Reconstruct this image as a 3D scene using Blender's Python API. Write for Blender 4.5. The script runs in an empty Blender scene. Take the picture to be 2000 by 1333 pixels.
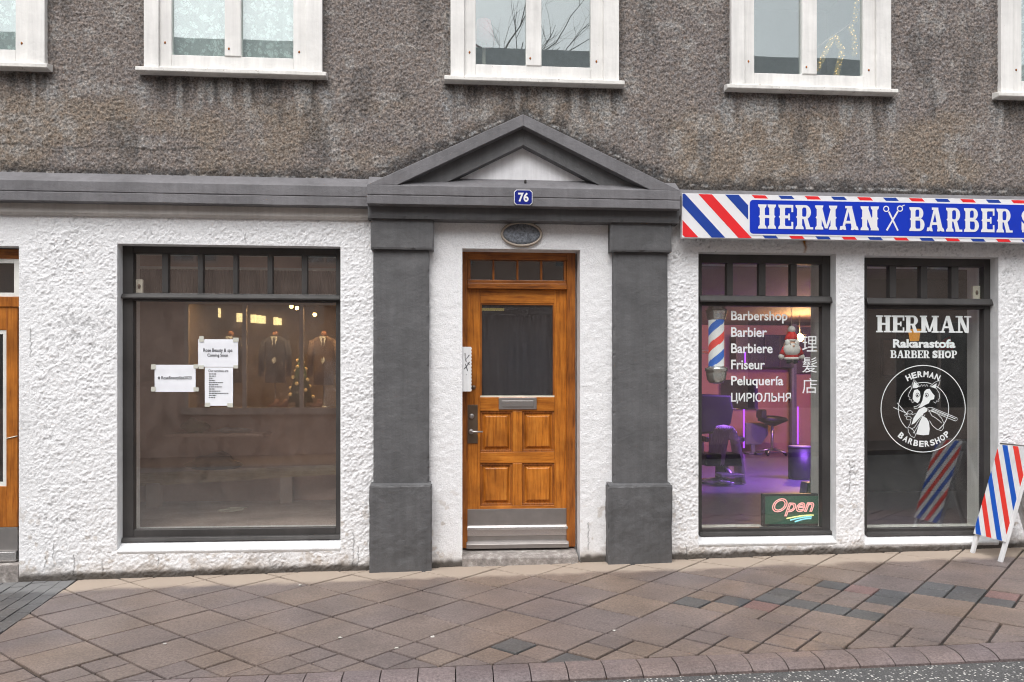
import bpy, math, random
import numpy as np
from mathutils import Vector
random.seed(7)
R = math.radians
S = bpy.context.scene
COL = S.collection

# ------------------------------------------------------------------ camera, sky, sun, exposure
FPX, YAW, CAM, HOR = 1555.0, R(4.3), np.array([0.0, -6.3, 1.35]), 770.0
cd = bpy.data.cameras.new('camera'); cam = bpy.data.objects.new('camera', cd); COL.objects.link(cam)
cam.location = CAM; cam.rotation_euler = (R(90), 0, -YAW)
cd.sensor_width = 36; cd.lens = FPX / 2000 * 36; cd.shift_y = (HOR - 666.5) / 2000
cd.clip_end = 500; cd.clip_start = 0.05
S.camera = cam
W = bpy.data.worlds.new('World'); S.world = W; W.use_nodes = True
wt = W.node_tree; wt.nodes.clear()
sky = wt.nodes.new('ShaderNodeTexSky'); sky.sky_type = 'NISHITA'; sky.sun_disc = False
SUN_EL, SUN_AZ = 60, 200          # azimuth: compass angle the light comes from, measured from +y clockwise
sky.sun_elevation = R(SUN_EL); sky.sun_rotation = R(SUN_AZ); sky.dust_density = 4.0; sky.air_density = 1.0
hs = wt.nodes.new('ShaderNodeHueSaturation'); hs.inputs['Saturation'].default_value = 0.22
bg = wt.nodes.new('ShaderNodeBackground'); bg.inputs[1].default_value = 0.15
wo = wt.nodes.new('ShaderNodeOutputWorld')
wt.links.new(sky.outputs[0], hs.inputs['Color']); wt.links.new(hs.outputs[0], bg.inputs[0]); wt.links.new(bg.outputs[0], wo.inputs[0])
sl = bpy.data.lights.new('sun', 'SUN'); sl.energy = 0.95; sl.angle = R(60); sl.color = (1, .985, .965)
so = bpy.data.objects.new('sun', sl); COL.objects.link(so)
az, el = R(SUN_AZ), R(SUN_EL)
sdir = Vector((math.sin(az) * math.cos(el), math.cos(az) * math.cos(el), math.sin(el)))
so.rotation_euler = (-sdir).to_track_quat('-Z', 'Y').to_euler(); so.location = (0, -8, 14)
S.view_settings.view_transform = 'Standard'; S.view_settings.look = 'None'
S.view_settings.exposure = 0.75; S.view_settings.gamma = 1.0
S.cycles.filter_width = 1.1; S.cycles.max_bounces = 8; S.cycles.transparent_max_bounces = 16

# ------------------------------------------------------------------ pixel -> place
def ray(px, py):
    u, v = (px - 1000) / FPX, -(py - HOR) / FPX
    return np.array([math.cos(YAW) * u + math.sin(YAW), -math.sin(YAW) * u + math.cos(YAW), v])
def F(px, py, Y=0.0):               # point of a pixel's ray on the vertical plane y = Y
    d = ray(px, py); t = (Y - CAM[1]) / d[1]; return CAM + d * t
GA, GB, GC = -0.0156, 0.01837, 0.02  # pavement plane: z = GA + GB x + GC y
def gz(x, y): return GA + GB * x + GC * y
def G(px, py):
    d = ray(px, py); t = (GA + GB * CAM[0] + GC * CAM[1] - CAM[2]) / (d[2] - GB * d[0] - GC * d[1]); return CAM + d * t
def PR(x0, x1, y0, y1, Y=0.0):      # pixel rectangle -> (X0, X1, Zbottom, Ztop) on plane y = Y
    yc, xc = (y0 + y1) / 2, (x0 + x1) / 2
    return F(x0, yc, Y)[0], F(x1, yc, Y)[0], F(xc, y1, Y)[2], F(xc, y0, Y)[2]

# ------------------------------------------------------------------ materials
MATS = {}
def newmat(name):
    m = bpy.data.materials.new(name); m.use_nodes = True; MATS[name] = m
    t = m.node_tree; b = t.nodes['Principled BSDF']; return m, t, b
def nd(t, kind, **kw):
    n = t.nodes.new(kind)
    for k, v in kw.items():
        if k in n.inputs.keys(): n.inputs[k].default_value = v
        else: setattr(n, k, v)
    return n
def ramp(t, src, stops):
    r = t.nodes.new('ShaderNodeValToRGB'); e = r.color_ramp.elements
    while len(e) < len(stops): e.new(0.5)
    for q, (p, c) in zip(e, stops): q.position = p; q.color = (c[0], c[1], c[2], 1) if hasattr(c, '__len__') else (c, c, c, 1)
    t.links.new(src, r.inputs[0]); return r.outputs[0]
def pos(t, scale=(1, 1, 1)):
    g = t.nodes.new('ShaderNodeNewGeometry'); m = t.nodes.new('ShaderNodeMapping'); m.inputs['Scale'].default_value = scale
    t.links.new(g.outputs['Position'], m.inputs['Vector']); return m.outputs[0]
def noise(t, vec, scale, detail=4, rough=.55):
    n = nd(t, 'ShaderNodeTexNoise', Scale=scale, Detail=detail, Roughness=rough); t.links.new(vec, n.inputs['Vector']); return n.outputs['Fac']
def mix(t, fac, a, b, mode='MIX'):
    n = t.nodes.new('ShaderNodeMix'); n.data_type = 'RGBA'; n.blend_type = mode
    for k, v in ((0, fac), (6, a), (7, b)):
        if isinstance(v, bpy.types.NodeSocket): t.links.new(v, n.inputs[k])
        elif k == 0: n.inputs[0].default_value = v
        else: n.inputs[k].default_value = (v[0], v[1], v[2], 1)
    return n.outputs[2]
def bump(t, b, h, strength=.4, dist=.01, prev=None):
    n = nd(t, 'ShaderNodeBump', Strength=strength, Distance=dist); t.links.new(h, n.inputs['Height'])
    if prev is not None: t.links.new(prev, n.inputs['Normal'])
    t.links.new(n.outputs[0], b.inputs['Normal']); return n.outputs[0]
def plain(name, col, rough=.5, metal=0, var=.12, scale=9, bstr=.15, bscale=60, spec=.5):
    m, t, b = newmat(name); v = pos(t)
    lo = tuple(c * (1 - var) for c in col); hi = tuple(min(1, c * (1 + var)) for c in col)
    t.links.new(ramp(t, noise(t, v, scale, 5), [(.3, lo), (.7, hi)]), b.inputs['Base Color'])
    b.inputs['Roughness'].default_value = rough; b.inputs['Metallic'].default_value = metal
    b.inputs['Specular IOR Level'].default_value = spec
    if bstr: bump(t, b, noise(t, v, bscale, 4), bstr, .004)
    return m
def emit(name, col, strength):
    m, t, b = newmat(name); b.inputs['Base Color'].default_value = (*col, 1)
    b.inputs['Emission Color'].default_value = (*col, 1); b.inputs['Emission Strength'].default_value = strength; return m

def wallmat(name, fine, lo, hi, bscale, bstr, tint_var):
    m, t, b = newmat(name); v = pos(t)
    a = nd(t, 'ShaderNodeAttribute', attribute_name='Col')
    sp = ramp(t, noise(t, v, fine, 3, .7), [(.3, lo), (.5, 1.0), (.72, hi)])
    c = mix(t, 1.0, a.outputs['Color'], sp, 'MULTIPLY')
    if tint_var:
        c = mix(t, 1.0, c, ramp(t, noise(t, v, fine * .45, 2), [(.35, (1.0, .95, .90)), (.65, (.95, 1.0, 1.04))]), 'MULTIPLY')
    t.links.new(c, b.inputs['Base Color']); b.inputs['Roughness'].default_value = .93; b.inputs['Specular IOR Level'].default_value = .15
    bump(t, b, noise(t, v, bscale, 3, .6), bstr, .006); return m
wallmat('pebbledash', 64, .30, 1.95, 90, .8, True)
wallmat('roughcast', 62, .88, 1.05, 85, .8, False)
def paint(name, col, rough=.55, bstr=.25, wear=None, amt=.62):
    m, t, b = newmat(name); v = pos(t)
    c = ramp(t, noise(t, v, 3.1, 6, .6), [(.3, tuple(x * (.78 if col[0] < .3 else .88) for x in col)), (.7, tuple(min(1, x * (1.18 if col[0] < .3 else 1.1)) for x in col))])
    st_ = noise(t, pos(t, (1, 1, .06)), 24, 4, .6)      # faint vertical run marks
    c = mix(t, 1.0, c, ramp(t, st_, [(.32,   .88 if col[0] > .3 else .87), (.6, 1.0), (.8, 1.06)]), 'MULTIPLY')
    if wear:
        w = ramp(t, noise(t, v, 26, 6, .72), [(amt, 0.0), (amt + .04, 1.0)])
        c = mix(t, w, c, wear)
    t.links.new(c, b.inputs['Base Color']); b.inputs['Roughness'].default_value = rough; b.inputs['Specular IOR Level'].default_value = .35
    n1 = bump(t, b, noise(t, v, 14, 5, .65), bstr, .012); bump(t, b, noise(t, v, 120, 3), bstr * .6, .002, n1); return m
paint('grey_paint', (.118, .118, .122), .62, .6, (.19, .19, .195), .68)
paint('cornice_paint', (.172, .168, .177), .55, .5, (.07, .068, .066), .70)
paint('dark_frame', (.060, .057, .056), .42, .18, (.16, .155, .15), .74)
paint('white_frame', (.80, .79, .765), .5, .3, (.40, .35, .29), .70)
paint('peeling_white', (.80, .785, .75), .55, .5, (.34, .29, .23), .63); paint('white_board', (.80, .81, .82), .4, .08)
paint('white_plaster', (.76, .77, .78), .8, .75, (.50, .47, .44), .71)
paint('cream', (.80, .80, .76), .7, .1)
paint('beige_band', (.60, .57, .54), .75, .3, (.4, .36, .32), .74)
paint('tympanum_white', (.85, .85, .87), .7, .3, (.5, .49, .47), .74)
def concrete():
    m, t, b = newmat('step_stone'); v = pos(t)
    c = ramp(t, noise(t, v, 22, 8, .7), [(.3, (.16, .145, .135)), (.55, (.33, .30, .28)), (.74, (.62, .60, .58))])
    t.links.new(c, b.inputs['Base Color']); b.inputs['Roughness'].default_value = .9; bump(t, b, noise(t, v, 45, 6, .7), .7, .01)
concrete()
def wood(name, axis, dark=(.28, .085, .011), mid=(.52, .172, .020), light=(.63, .25, .040), rough=.33):
    m, t, b = newmat(name)
    sc = {'z': (1, 1, .07), 'x': (.07, 1, 1)}[axis]
    v = pos(t, sc); v2 = pos(t)
    g1 = noise(t, v, 62, 6, .65); g2 = noise(t, v2, 4.5, 4, .6); g3 = noise(t, pos(t, {'z': (1, 1, .22), 'x': (.22, 1, 1)}[axis]), 21, 5, .7)
    c = ramp(t, g1, [(.34, dark), (.5, mid), (.70, light)])
    c = mix(t, ramp(t, g3, [(.45, 0.0), (.65, .55)]), c, mid)
    c = mix(t, 1.0, c, ramp(t, g2, [(.3, (.62, .58, .55)), (.68, (1.15, 1.15, 1.1))]), 'MULTIPLY')
    t.links.new(c, b.inputs['Base Color']); b.inputs['Roughness'].default_value = rough; b.inputs['Coat Weight'].default_value = .15
    bump(t, b, g1, .2, .003)
wood('oak_vertical', 'z'); wood('oak_horizontal', 'x')
wood('oak_frame', 'z', (.15, .043, .008), (.34, .108, .016), (.46, .165, .028))
wood('oak_frame_h', 'x', (.15, .043, .008), (.34, .108, .016), (.46, .165, .028))
wood('teak_vertical', 'z', (.26, .075, .010), (.42, .14, .02), (.52, .20, .035))
wood('plank_pine', 'x', (.38, .27, .16), (.52, .40, .26), (.6, .48, .33), .7)
def glass(name, ior=2.1, tint=(.93, .95, .94), dust_haze=.0, dcol=(.5, .47, .44), wavy=.0, gcol=(1, 1, 1)):
    m, t, b = newmat(name); t.nodes.remove(b); out = t.nodes['Material Output']
    tr = nd(t, 'ShaderNodeBsdfTransparent', Color=(*tint, 1)); gl = nd(t, 'ShaderNodeBsdfGlossy', Roughness=0.0, Color=(*gcol, 1))
    lw = nd(t, 'ShaderNodeLayerWeight', Blend=.5); pw = nd(t, 'ShaderNodeMath', operation='POWER'); t.links.new(lw.outputs['Facing'], pw.inputs[0]); pw.inputs[1].default_value = 5.0
    f0 = ((ior - 1) / (ior + 1)) ** 2; fr = nd(t, 'ShaderNodeMath', operation='MULTIPLY_ADD'); t.links.new(pw.outputs[0], fr.inputs[0]); fr.inputs[1].default_value = 1 - f0; fr.inputs[2].default_value = f0
    if wavy:
        bp = nd(t, 'ShaderNodeBump', Strength=wavy, Distance=.02); t.links.new(noise(t, pos(t), 1.6, 2), bp.inputs['Height'])
        t.links.new(bp.outputs[0], gl.inputs['Normal'])
    mx = t.nodes.new('ShaderNodeMixShader'); t.links.new(fr.outputs[0], mx.inputs[0]); t.links.new(tr.outputs[0], mx.inputs[1]); t.links.new(gl.outputs[0], mx.inputs[2])
    o = mx.outputs[0]
    if dust_haze:
        df = nd(t, 'ShaderNodeBsdfDiffuse', Color=(*dcol, 1)); m2 = t.nodes.new('ShaderNodeMixShader')
        t.links.new(ramp(t, noise(t, pos(t, (1, 1, .6)), 7, 7, .7), [(.35, dust_haze * .3), (.75, dust_haze * 1.8)]), m2.inputs[0])
        t.links.new(o, m2.inputs[1]); t.links.new(df.outputs[0], m2.inputs[2]); o = m2.outputs[0]
    t.links.new(o, out.inputs[0]); return m
glass('glass', 1.9, (.97, .98, .97), .022, (.5, .5, .5)); glass('dusty_haze_glass', 2.25, (.97, .97, .97), .045, (.55, .43, .37)); glass('upper_glass', 2.8, (.94, .97, .96), .01, (.6, .65, .63), .02, (.95, 1.0, .985))  # diffuse veil: dust, plus haze standing in for the street's reflection
def patterned_glass():
    m, t, b = newmat('dotted_glass'); v = pos(t)
    vo = nd(t, 'ShaderNodeTexVoronoi', Scale=75.0); t.links.new(v, vo.inputs['Vector'])
    b.inputs['Base Color'].default_value = (.9, .9, .9, 1)
    tr = nd(t, 'ShaderNodeBsdfTransparent', Color=(.75, .76, .78, 1)); gl = nd(t, 'ShaderNodeBsdfGlossy', Roughness=.12); df = nd(t, 'ShaderNodeBsdfDiffuse', Color=(.34, .33, .34, 1))
    a = t.nodes.new('ShaderNodeMixShader'); a.inputs[0].default_value = .09; t.links.new(tr.outputs[0], a.inputs[1]); t.links.new(gl.outputs[0], a.inputs[2])
    c = t.nodes.new('ShaderNodeMixShader'); t.links.new(ramp(t, vo.outputs['Distance'], [(.25, .26), (.42, .02)]), c.inputs[0])
    t.links.new(a.outputs[0], c.inputs[1]); t.links.new(df.outputs[0], c.inputs[2]); t.links.new(c.outputs[0], t.nodes['Material Output'].inputs[0])
patterned_glass()
def lace():
    m, t, b = newmat('lace'); v = pos(t)
    vo = nd(t, 'ShaderNodeTexVoronoi', Scale=17.0, feature='F1'); nz = nd(t, 'ShaderNodeTexNoise', Scale=9.0, Detail=3.0); t.links.new(v, nz.inputs['Vector'])
    av = nd(t, 'ShaderNodeVectorMath', operation='MULTIPLY_ADD'); t.links.new(nz.outputs['Color'], av.inputs[0]); av.inputs[1].default_value = (.14, .14, .14); t.links.new(v, av.inputs[2])
    t.links.new(av.outputs[0], vo.inputs['Vector'])
    v3 = nd(t, 'ShaderNodeTexVoronoi', Scale=34.0, feature='DISTANCE_TO_EDGE'); t.links.new(av.outputs[0], v3.inputs['Vector'])
    leaf = ramp(t, vo.outputs['Distance'], [(.42, 1.0), (.5, .25)]); vein = ramp(t, v3.outputs['Distance'], [(.02, .0), (.09, 1.0)])
    den = mix(t, 1.0, leaf, vein, 'MULTIPLY'); den = ramp(t, den, [(0, .45), (1, .96)])
    b.inputs['Base Color'].default_value = (.78, .86, .84, 1); b.inputs['Roughness'].default_value = .9
    tr = t.nodes.new('ShaderNodeBsdfTransparent'); mx = t.nodes.new('ShaderNodeMixShader')
    t.links.new(den, mx.inputs[0]); t.links.new(tr.outputs[0], mx.inputs[1]); t.links.new(b.outputs[0], mx.inputs[2]); t.links.new(mx.outputs[0], t.nodes['Material Output'].inputs[0])
lace()
def slab(name, c1, c2, c3, dry, rough):
    m, t, b = newmat(name); v = pos(t); oi = t.nodes.new('ShaderNodeObjectInfo')
    c = ramp(t, oi.outputs['Random'], [(0, c1), (.5, c2), (1, c3)])
    c = mix(t, ramp(t, noise(t, v, 1.1, 3, .5), [(.45, 0.0), (.65, .45)]), c, (c3[0] * 1.02, c3[1] * .94, c3[2] * .80))
    c = mix(t, 1.0, c, ramp(t, noise(t, v, 2.4, 5, .6), [(.3, .78), (.7, 1.18)]), 'MULTIPLY')
    c = mix(t, 1.0, c, ramp(t, noise(t, v, 75, 4, .8), [(.32, .55), (.68, 1.4)]), 'MULTIPLY')
    c = mix(t, ramp(t, noise(t, v, 31, 7, .75), [(.70, 0.0), (.80, .5)]), c, (.38, .34, .31))
    # dry strip along the wall: rain has not wetted the slabs there
    g = t.nodes.new('ShaderNodeNewGeometry'); sx = t.nodes.new('ShaderNodeSeparateXYZ'); t.links.new(g.outputs['Position'], sx.inputs[0])
    ad = nd(t, 'ShaderNodeMath', operation='MULTIPLY_ADD'); t.links.new(noise(t, v, 3.0, 5, .6), ad.inputs[0]); ad.inputs[1].default_value = .30; t.links.new(sx.outputs[1], ad.inputs[2])
    wet = ramp(t, ad.outputs[0], [(0, 0.0), (1, 1.0)])
    mr = nd(t, 'ShaderNodeMapRange'); mr.inputs[1].default_value = -.23; mr.inputs[2].default_value = -.13; t.links.new(ad.outputs[0], mr.inputs[0])
    c = mix(t, mr.outputs[0], c, dry)
    t.links.new(c, b.inputs['Base Color'])
    r = nd(t, 'ShaderNodeMapRange'); r.inputs[3].default_value = rough; r.inputs[4].default_value = .9; t.links.new(mr.outputs[0], r.inputs[0]); t.links.new(r.outputs[0], b.inputs['Roughness'])
    b.inputs['Specular IOR Level'].default_value = .4
    n1 = bump(t, b, noise(t, v, 190, 3), .3, .003); bump(t, b, noise(t, v, 9, 5), .2, .01, n1)
slab('slab_brown', (.156, .128, .123), (.176, .141, .130), (.197, .152, .127), (.36, .295, .24), .5)
slab('slab_dark', (.078, .079, .084), (.094, .095, .099), (.110, .109, .111), (.17, .17, .17), .5)
slab('slab_red', (.19, .122, .118), (.2, .13, .122), (.2, .126, .115), (.3, .22, .19), .55)
slab('kerb_concrete', (.160, .130, .132), (.176, .142, .142), (.19, .152, .150), (.2, .16, .16), .5)
plain('joint_dirt', (.030, .025, .022), .95, 0, .4, 20)
def asphalt():
    m, t, b = newmat('asphalt'); v = pos(t)
    c = ramp(t, noise(t, v, 130, 4, .7), [(.3, (.04, .04, .041)), (.55, (.10, .10, .10)), (.72, (.26, .255, .25))])
    vo = nd(t, 'ShaderNodeTexVoronoi', Scale=58.0); vo.inputs['Randomness'].default_value = 1.0; t.links.new(v, vo.inputs['Vector'])
    k = nd(t, 'ShaderNodeMath', operation='MULTIPLY'); t.links.new(ramp(t, vo.outputs['Distance'], [(.25, 1.0), (.38, 0.0)]), k.inputs[0])
    sc = nd(t, 'ShaderNodeSeparateColor'); t.links.new(vo.outputs['Color'], sc.inputs[0]); t.links.new(ramp(t, sc.outputs[0], [(.55, 0.0), (.57, 1.0)]), k.inputs[1])
    c = mix(t, k.outputs[0], c, (.72, .71, .67)); t.links.new(c, b.inputs['Base Color']); b.inputs['Roughness'].default_value = .8
    bump(t, b, noise(t, v, 110, 4, .7), .8, .008)
asphalt()
plain('steel', (.42, .40, .39), .38, .85, .08, 12, .06); plain('steel_bright', (.75, .74, .73), .25, .9, .05); plain('bronze', (.20, .15, .11), .4, .8, .15)
plain('chrome', (.88, .90, .88), .22, .75, .03, 6, 0)
plain('enamel_blue', (.012, .022, .22), .2, 0, .1); plain('white_vinyl', (.80, .84, .83), .5, 0, .03, 6, 0); plain('dark_vinyl', (.012, .012, .012), .5, 0, .03, 6, 0)
plain('sign_white', (.80, .80, .82), .35, 0, .02, 5, 0); plain('sign_red', (.78, .022, .028), .35, 0, .05, 5, 0); plain('sign_navy', (.010, .050, .32), .35, 0, .05, 5, 0)
plain('sign_blue', (.004, .035, .48), .3, 0, .05, 5, 0); plain('stripe_red', (.80, .045, .03), .4, 0, .06, 6, .03); plain('stripe_blue', (.008, .10, .52), .4, 0, .06, 6, .03)
plain('paper', (.86, .88, .93), .8, 0, .04, 8, .3, 14); plain('tape', (.62, .62, .55), .4, 0, .05); plain('ink', (.05, .05, .06), .8, 0, .05, 6, 0)
plain('brown_wall', (.66, .46, .365), .85, 0, .14, 1.6, .1); plain('brown_floor', (.46, .37, .31), .6, 0, .25, 3, .1); plain('dark_ceiling', (.05, .048, .047), .8)  # brown room tones also stand in for the far wall's reflection
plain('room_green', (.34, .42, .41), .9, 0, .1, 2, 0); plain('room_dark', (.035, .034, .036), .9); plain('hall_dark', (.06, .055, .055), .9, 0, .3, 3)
plain('black_leather', (.012, .011, .012), .4, 0, .2); plain('black_plastic', (.02, .02, .022), .45); plain('grey_plastic', (.16, .16, .15), .5)
plain('barber_wall', (.46, .25, .15), .8, 0, .1, 2, 0); plain('barber_wall_dark', (.10, .07, .065), .8); plain('barber_floor', (.15, .12, .17), .28, 0, .15, 5, .05); plain('shelf_dark', (.035, .025, .022), .5); plain('baffle_dark', (.05, .042, .038), .7, 0, .35, 1.5); plain('mirror', (.75, .75, .78), .04, 1, .02, 5, 0)
plain('santa_red', (.75, .025, .02), .9); plain('fleece', (.82, .80, .77), .95, 0, .08, 40, .8, 70); plain('skin_cloth', (.72, .42, .30), .8)
plain('cape_cloth', (.84, .82, .76), .8, 0, .1); plain('green_plastic', (.02, .22, .09), .4); plain('leaf_green', (.03, .09, .025), .7); plain('bag_green', (.20, .22, .10), .6); plain('bag_white', (.55, .55, .56), .5)
plain('opposite_wall', (.50, .375, .31), .9, 0, .12, 1.2, .2); plain('opposite_trim', (.52, .43, .37), .6); plain('roof_metal', (.80, .82, .83), .5, 0, .1)
plain('suit_dark', (.035, .028, .026), .9, 0, .3, 30); plain('suit_brown', (.16, .10, .07), .9, 0, .2, 30); plain('shirt', (.9, .85, .75), .9); plain('tan_shoe', (.30, .12, .05), .4); plain('display_wall', (.17, .115, .07), .8)
plain('bark', (.30, .28, .27), .9, 0, .3, 12, .4, 40); plain('plaque_metal', (.22, .24, .27), .5, .5, .5, 70, .6, 130); plain('tan_rim', (.42, .36, .30), .5, .3); plain('ivory', (.80, .77, .64), .5)
plain('rust', (.32, .11, .02), .9, 0, .4, 60); plain('dirt_dark', (.045, .042, .04), .95, 0, .4, 40); plain('pink_shade', (.75, .30, .34), .8); plain('litter_white', (.60, .58, .54), .8)
emit('warm_bulb', (1, .62, .22), 22); emit('fairy_light', (1, .62, .16), .8); emit('purple_led', (.32, .06, 1), 1.6); emit('amber_shade', (1, .42, .06), .35); emit('warm_panel', (1, .78, .36), 3.2); emit('neon_pink', (.95, .42, .40), .55); emit('neon_yellow', (.85, .85, .35), .6); emit('neon_blue', (.25, .65, .75), .6); emit('gold_ball', (.8, .5, .2), .6)
plain('net_curtain', (.07, .067, .07), .95, 0, .15, 30); emit('hall_lamp', (.9, .7, .2), .2); plain('neon_board', (.035, .14, .085), .35); plain('tinsel_gold', (.42, .33, .10), .5, .1, .4, 60)
def M(n): return MATS[n]

# ------------------------------------------------------------------ mesh helpers
def tag(o, label=None, cat=None, group=None, kind=None):
    for k, v in (('label', label), ('category', cat), ('group', group), ('kind', kind)):
        if v: o[k] = v
    return o
def empty(name, loc=(0, 0, 0)):
    o = bpy.data.objects.new(name, None); o.empty_display_size = .1; o.location = loc; COL.objects.link(o); return o
WORLD = {}
def link(name, me, parent=None, bevel=0, origin=None):
    """mesh built in world coordinates; its origin is moved to its own centre, then parented"""
    n = len(me.vertices); co = np.empty(n * 3, np.float32); me.vertices.foreach_get('co', co); co = co.reshape(-1, 3)
    c = np.array(origin if origin is not None else (co.min(0) + co.max(0)) / 2)
    me.vertices.foreach_set('co', (co - c).ravel().astype(np.float32)); me.update()
    o = bpy.data.objects.new(name, me); COL.objects.link(o); WORLD[o] = c
    if parent is not None:
        o.parent = parent; base = WORLD.get(parent, np.array(parent.location)); o.location = Vector(c - base)
    else: o.location = Vector(c)
    if bevel:
        b = o.modifiers.new('bevel', 'BEVEL'); b.width = bevel; b.segments = 2; b.limit_method = 'ANGLE'; b.angle_limit = R(40)
    return o
class MB:
    def __init__(s): s.v, s.f, s.m, s.mats, s.sm = [], [], [], [], False
    def mi(s, m):
        if m not in s.mats: s.mats.append(m)
        return s.mats.index(m)
    def add(s, v, f, m):
        b = len(s.v); s.v += [tuple(map(float, p)) for p in v]; k = s.mi(m)
        for q in f: s.f.append([b + i for i in q]); s.m.append(k)
        return s
    def box(s, x0, x1, y0, y1, z0, z1, m):
        v = [(x, y, z) for z in (z0, z1) for y in (y0, y1) for x in (x0, x1)]
        return s.add(v, [(0, 2, 3, 1), (4, 5, 7, 6), (0, 1, 5, 4), (2, 6, 7, 3), (0, 4, 6, 2), (1, 3, 7, 5)], m)
    def prism(s, poly, y0, y1, m):              # polygon in x,z extruded along y (y0 is the front)
        n = len(poly); ar = sum(poly[i][0] * poly[(i + 1) % n][1] - poly[(i + 1) % n][0] * poly[i][1] for i in range(n))
        if ar < 0: poly = poly[::-1]
        v = [(x, y0, z) for x, z in poly] + [(x, y1, z) for x, z in poly]
        f = [tuple(range(n)), tuple(range(2 * n - 1, n - 1, -1))] + [(i, n + i, n + (i + 1) % n, (i + 1) % n) for i in range(n)]
        return s.add(v, f, m)
    def profile_x(s, prof, x0, x1, m):          # closed profile in y,z swept along x
        n = len(prof); v = [(x0, y, z) for y, z in prof] + [(x1, y, z) for y, z in prof]
        return s.add(v, [tuple(range(n - 1, -1, -1)), tuple(range(n, 2 * n))] + [(i, (i + 1) % n, n + (i + 1) % n, n + i) for i in range(n)], m)
    def profile_xn(s, prof, x0, x1, m, step=.05, amp=.0022, seed=800):
        n = len(prof); k = max(2, int((x1 - x0) / step)); xs = np.linspace(x0, x1, k + 1); v = []
        off = [(2 * amp * (fbm(xs, xs * 0 + q * 3.1, .16, seed + q, 3) - .5), 2 * amp * (fbm(xs, xs * 0 + q * 5.7, .12, seed + 40 + q, 3) - .5)) for q in range(n)]
        for i, x in enumerate(xs): v += [(x, y + off[q][0][i], z + off[q][1][i]) for q, (y, z) in enumerate(prof)]
        f = [tuple(range(n - 1, -1, -1)), tuple(range(k * n, k * n + n))]
        for i in range(k): f += [(i * n + q, i * n + (q + 1) % n, (i + 1) * n + (q + 1) % n, (i + 1) * n + q) for q in range(n)]
        return s.add(v, f, m)
    def rings(s, rs, m, seg=16, axis='z'):      # rs: (cx, cy, cz, rx, ry) stacked and skinned
        v = []; f = []
        for (cx, cy, cz, rx, ry) in rs:
            for k in range(seg):
                a = 2 * math.pi * k / seg; p = (rx * math.cos(a), ry * math.sin(a))
                v.append((cx + p[0], cy + p[1], cz) if axis == 'z' else (cx + p[0], cy, cz + p[1]))
        for i in range(len(rs) - 1):
            for k in range(seg): f.append((i * seg + k, i * seg + (k + 1) % seg, (i + 1) * seg + (k + 1) % seg, (i + 1) * seg + k))
        f.append(tuple(range(seg - 1, -1, -1))); f.append(tuple(range((len(rs) - 1) * seg, len(rs) * seg))); s.sm = True
        return s.add(v, f, m)
    def ball(s, c, r, m, seg=14, n=8):
        if not hasattr(r, '__len__'): r = (r, r, r)
        return s.rings([(c[0], c[1], c[2] - r[2] * math.cos(math.pi * (i + .02) / (n + .04)), max(1e-4, r[0] * math.sin(math.pi * (i + .02) / (n + .04))), max(1e-4, r[1] * math.sin(math.pi * (i + .02) / (n + .04)))) for i in range(n + 1)], m, seg)
    def tube(s, pts, rad, m, seg=6):
        P = [np.array(p, float) for p in pts]; rr = rad if hasattr(rad, '__len__') else [rad] * len(P); v = []; f = []
        for i, p in enumerate(P):
            d = P[min(i + 1, len(P) - 1)] - P[max(i - 1, 0)]; d = d / (np.linalg.norm(d) + 1e-9)
            a = np.cross(d, (0, 0, 1) if abs(d[2]) < .9 else (1, 0, 0)); a /= np.linalg.norm(a); b = np.cross(d, a)
            for k in range(seg):
                t = 2 * math.pi * k / seg; v.append(p + rr[i] * (a * math.cos(t) + b * math.sin(t)))
        for i in range(len(P) - 1):
            for k in range(seg): f.append((i * seg + k, i * seg + (k + 1) % seg, (i + 1) * seg + (k + 1) % seg, (i + 1) * seg + k))
        f.append(tuple(range(seg - 1, -1, -1))); f.append(tuple(range((len(P) - 1) * seg, len(P) * seg))); s.sm = True
        return s.add(v, f, m)
    def ribbon(s, pts, w, y, m, closed=False):   # flat stroke in the x,z plane
        P = [np.array(p, float) for p in pts]; n = len(P); L = []; Rr = []
        for i in range(n):
            a = P[i - 1] if (i or closed) else P[i]; b = P[(i + 1) % n] if (i < n - 1 or closed) else P[i]
            d = b - a; d = d / (np.linalg.norm(d) + 1e-9); q = np.array([-d[1], d[0]]) * w / 2; L.append(P[i] + q); Rr.append(P[i] - q)
        v = [(p[0], y, p[1]) for p in L] + [(p[0], y, p[1]) for p in Rr]
        return s.add(v, [(i, n + i, n + (i + 1) % n, (i + 1) % n) for i in range(n if closed else n - 1)], m)
    def build(s, name, parent=None, bevel=0, smooth=None, origin=None):
        me = bpy.data.meshes.new(name); me.from_pydata(s.v, [], s.f)
        for m in s.mats: me.materials.append(M(m))
        me.polygons.foreach_set('material_index', s.m)
        if (s.sm if smooth is None else smooth): me.polygons.foreach_set('use_smooth', [True] * len(s.f)); 
        me.update(); o = link(name, me, parent, bevel, origin)
        return o
def box(name, x0, x1, y0, y1, z0, z1, m, parent=None, bevel=.003): return MB().box(x0, x1, y0, y1, z0, z1, m).build(name, parent, bevel)
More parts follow.
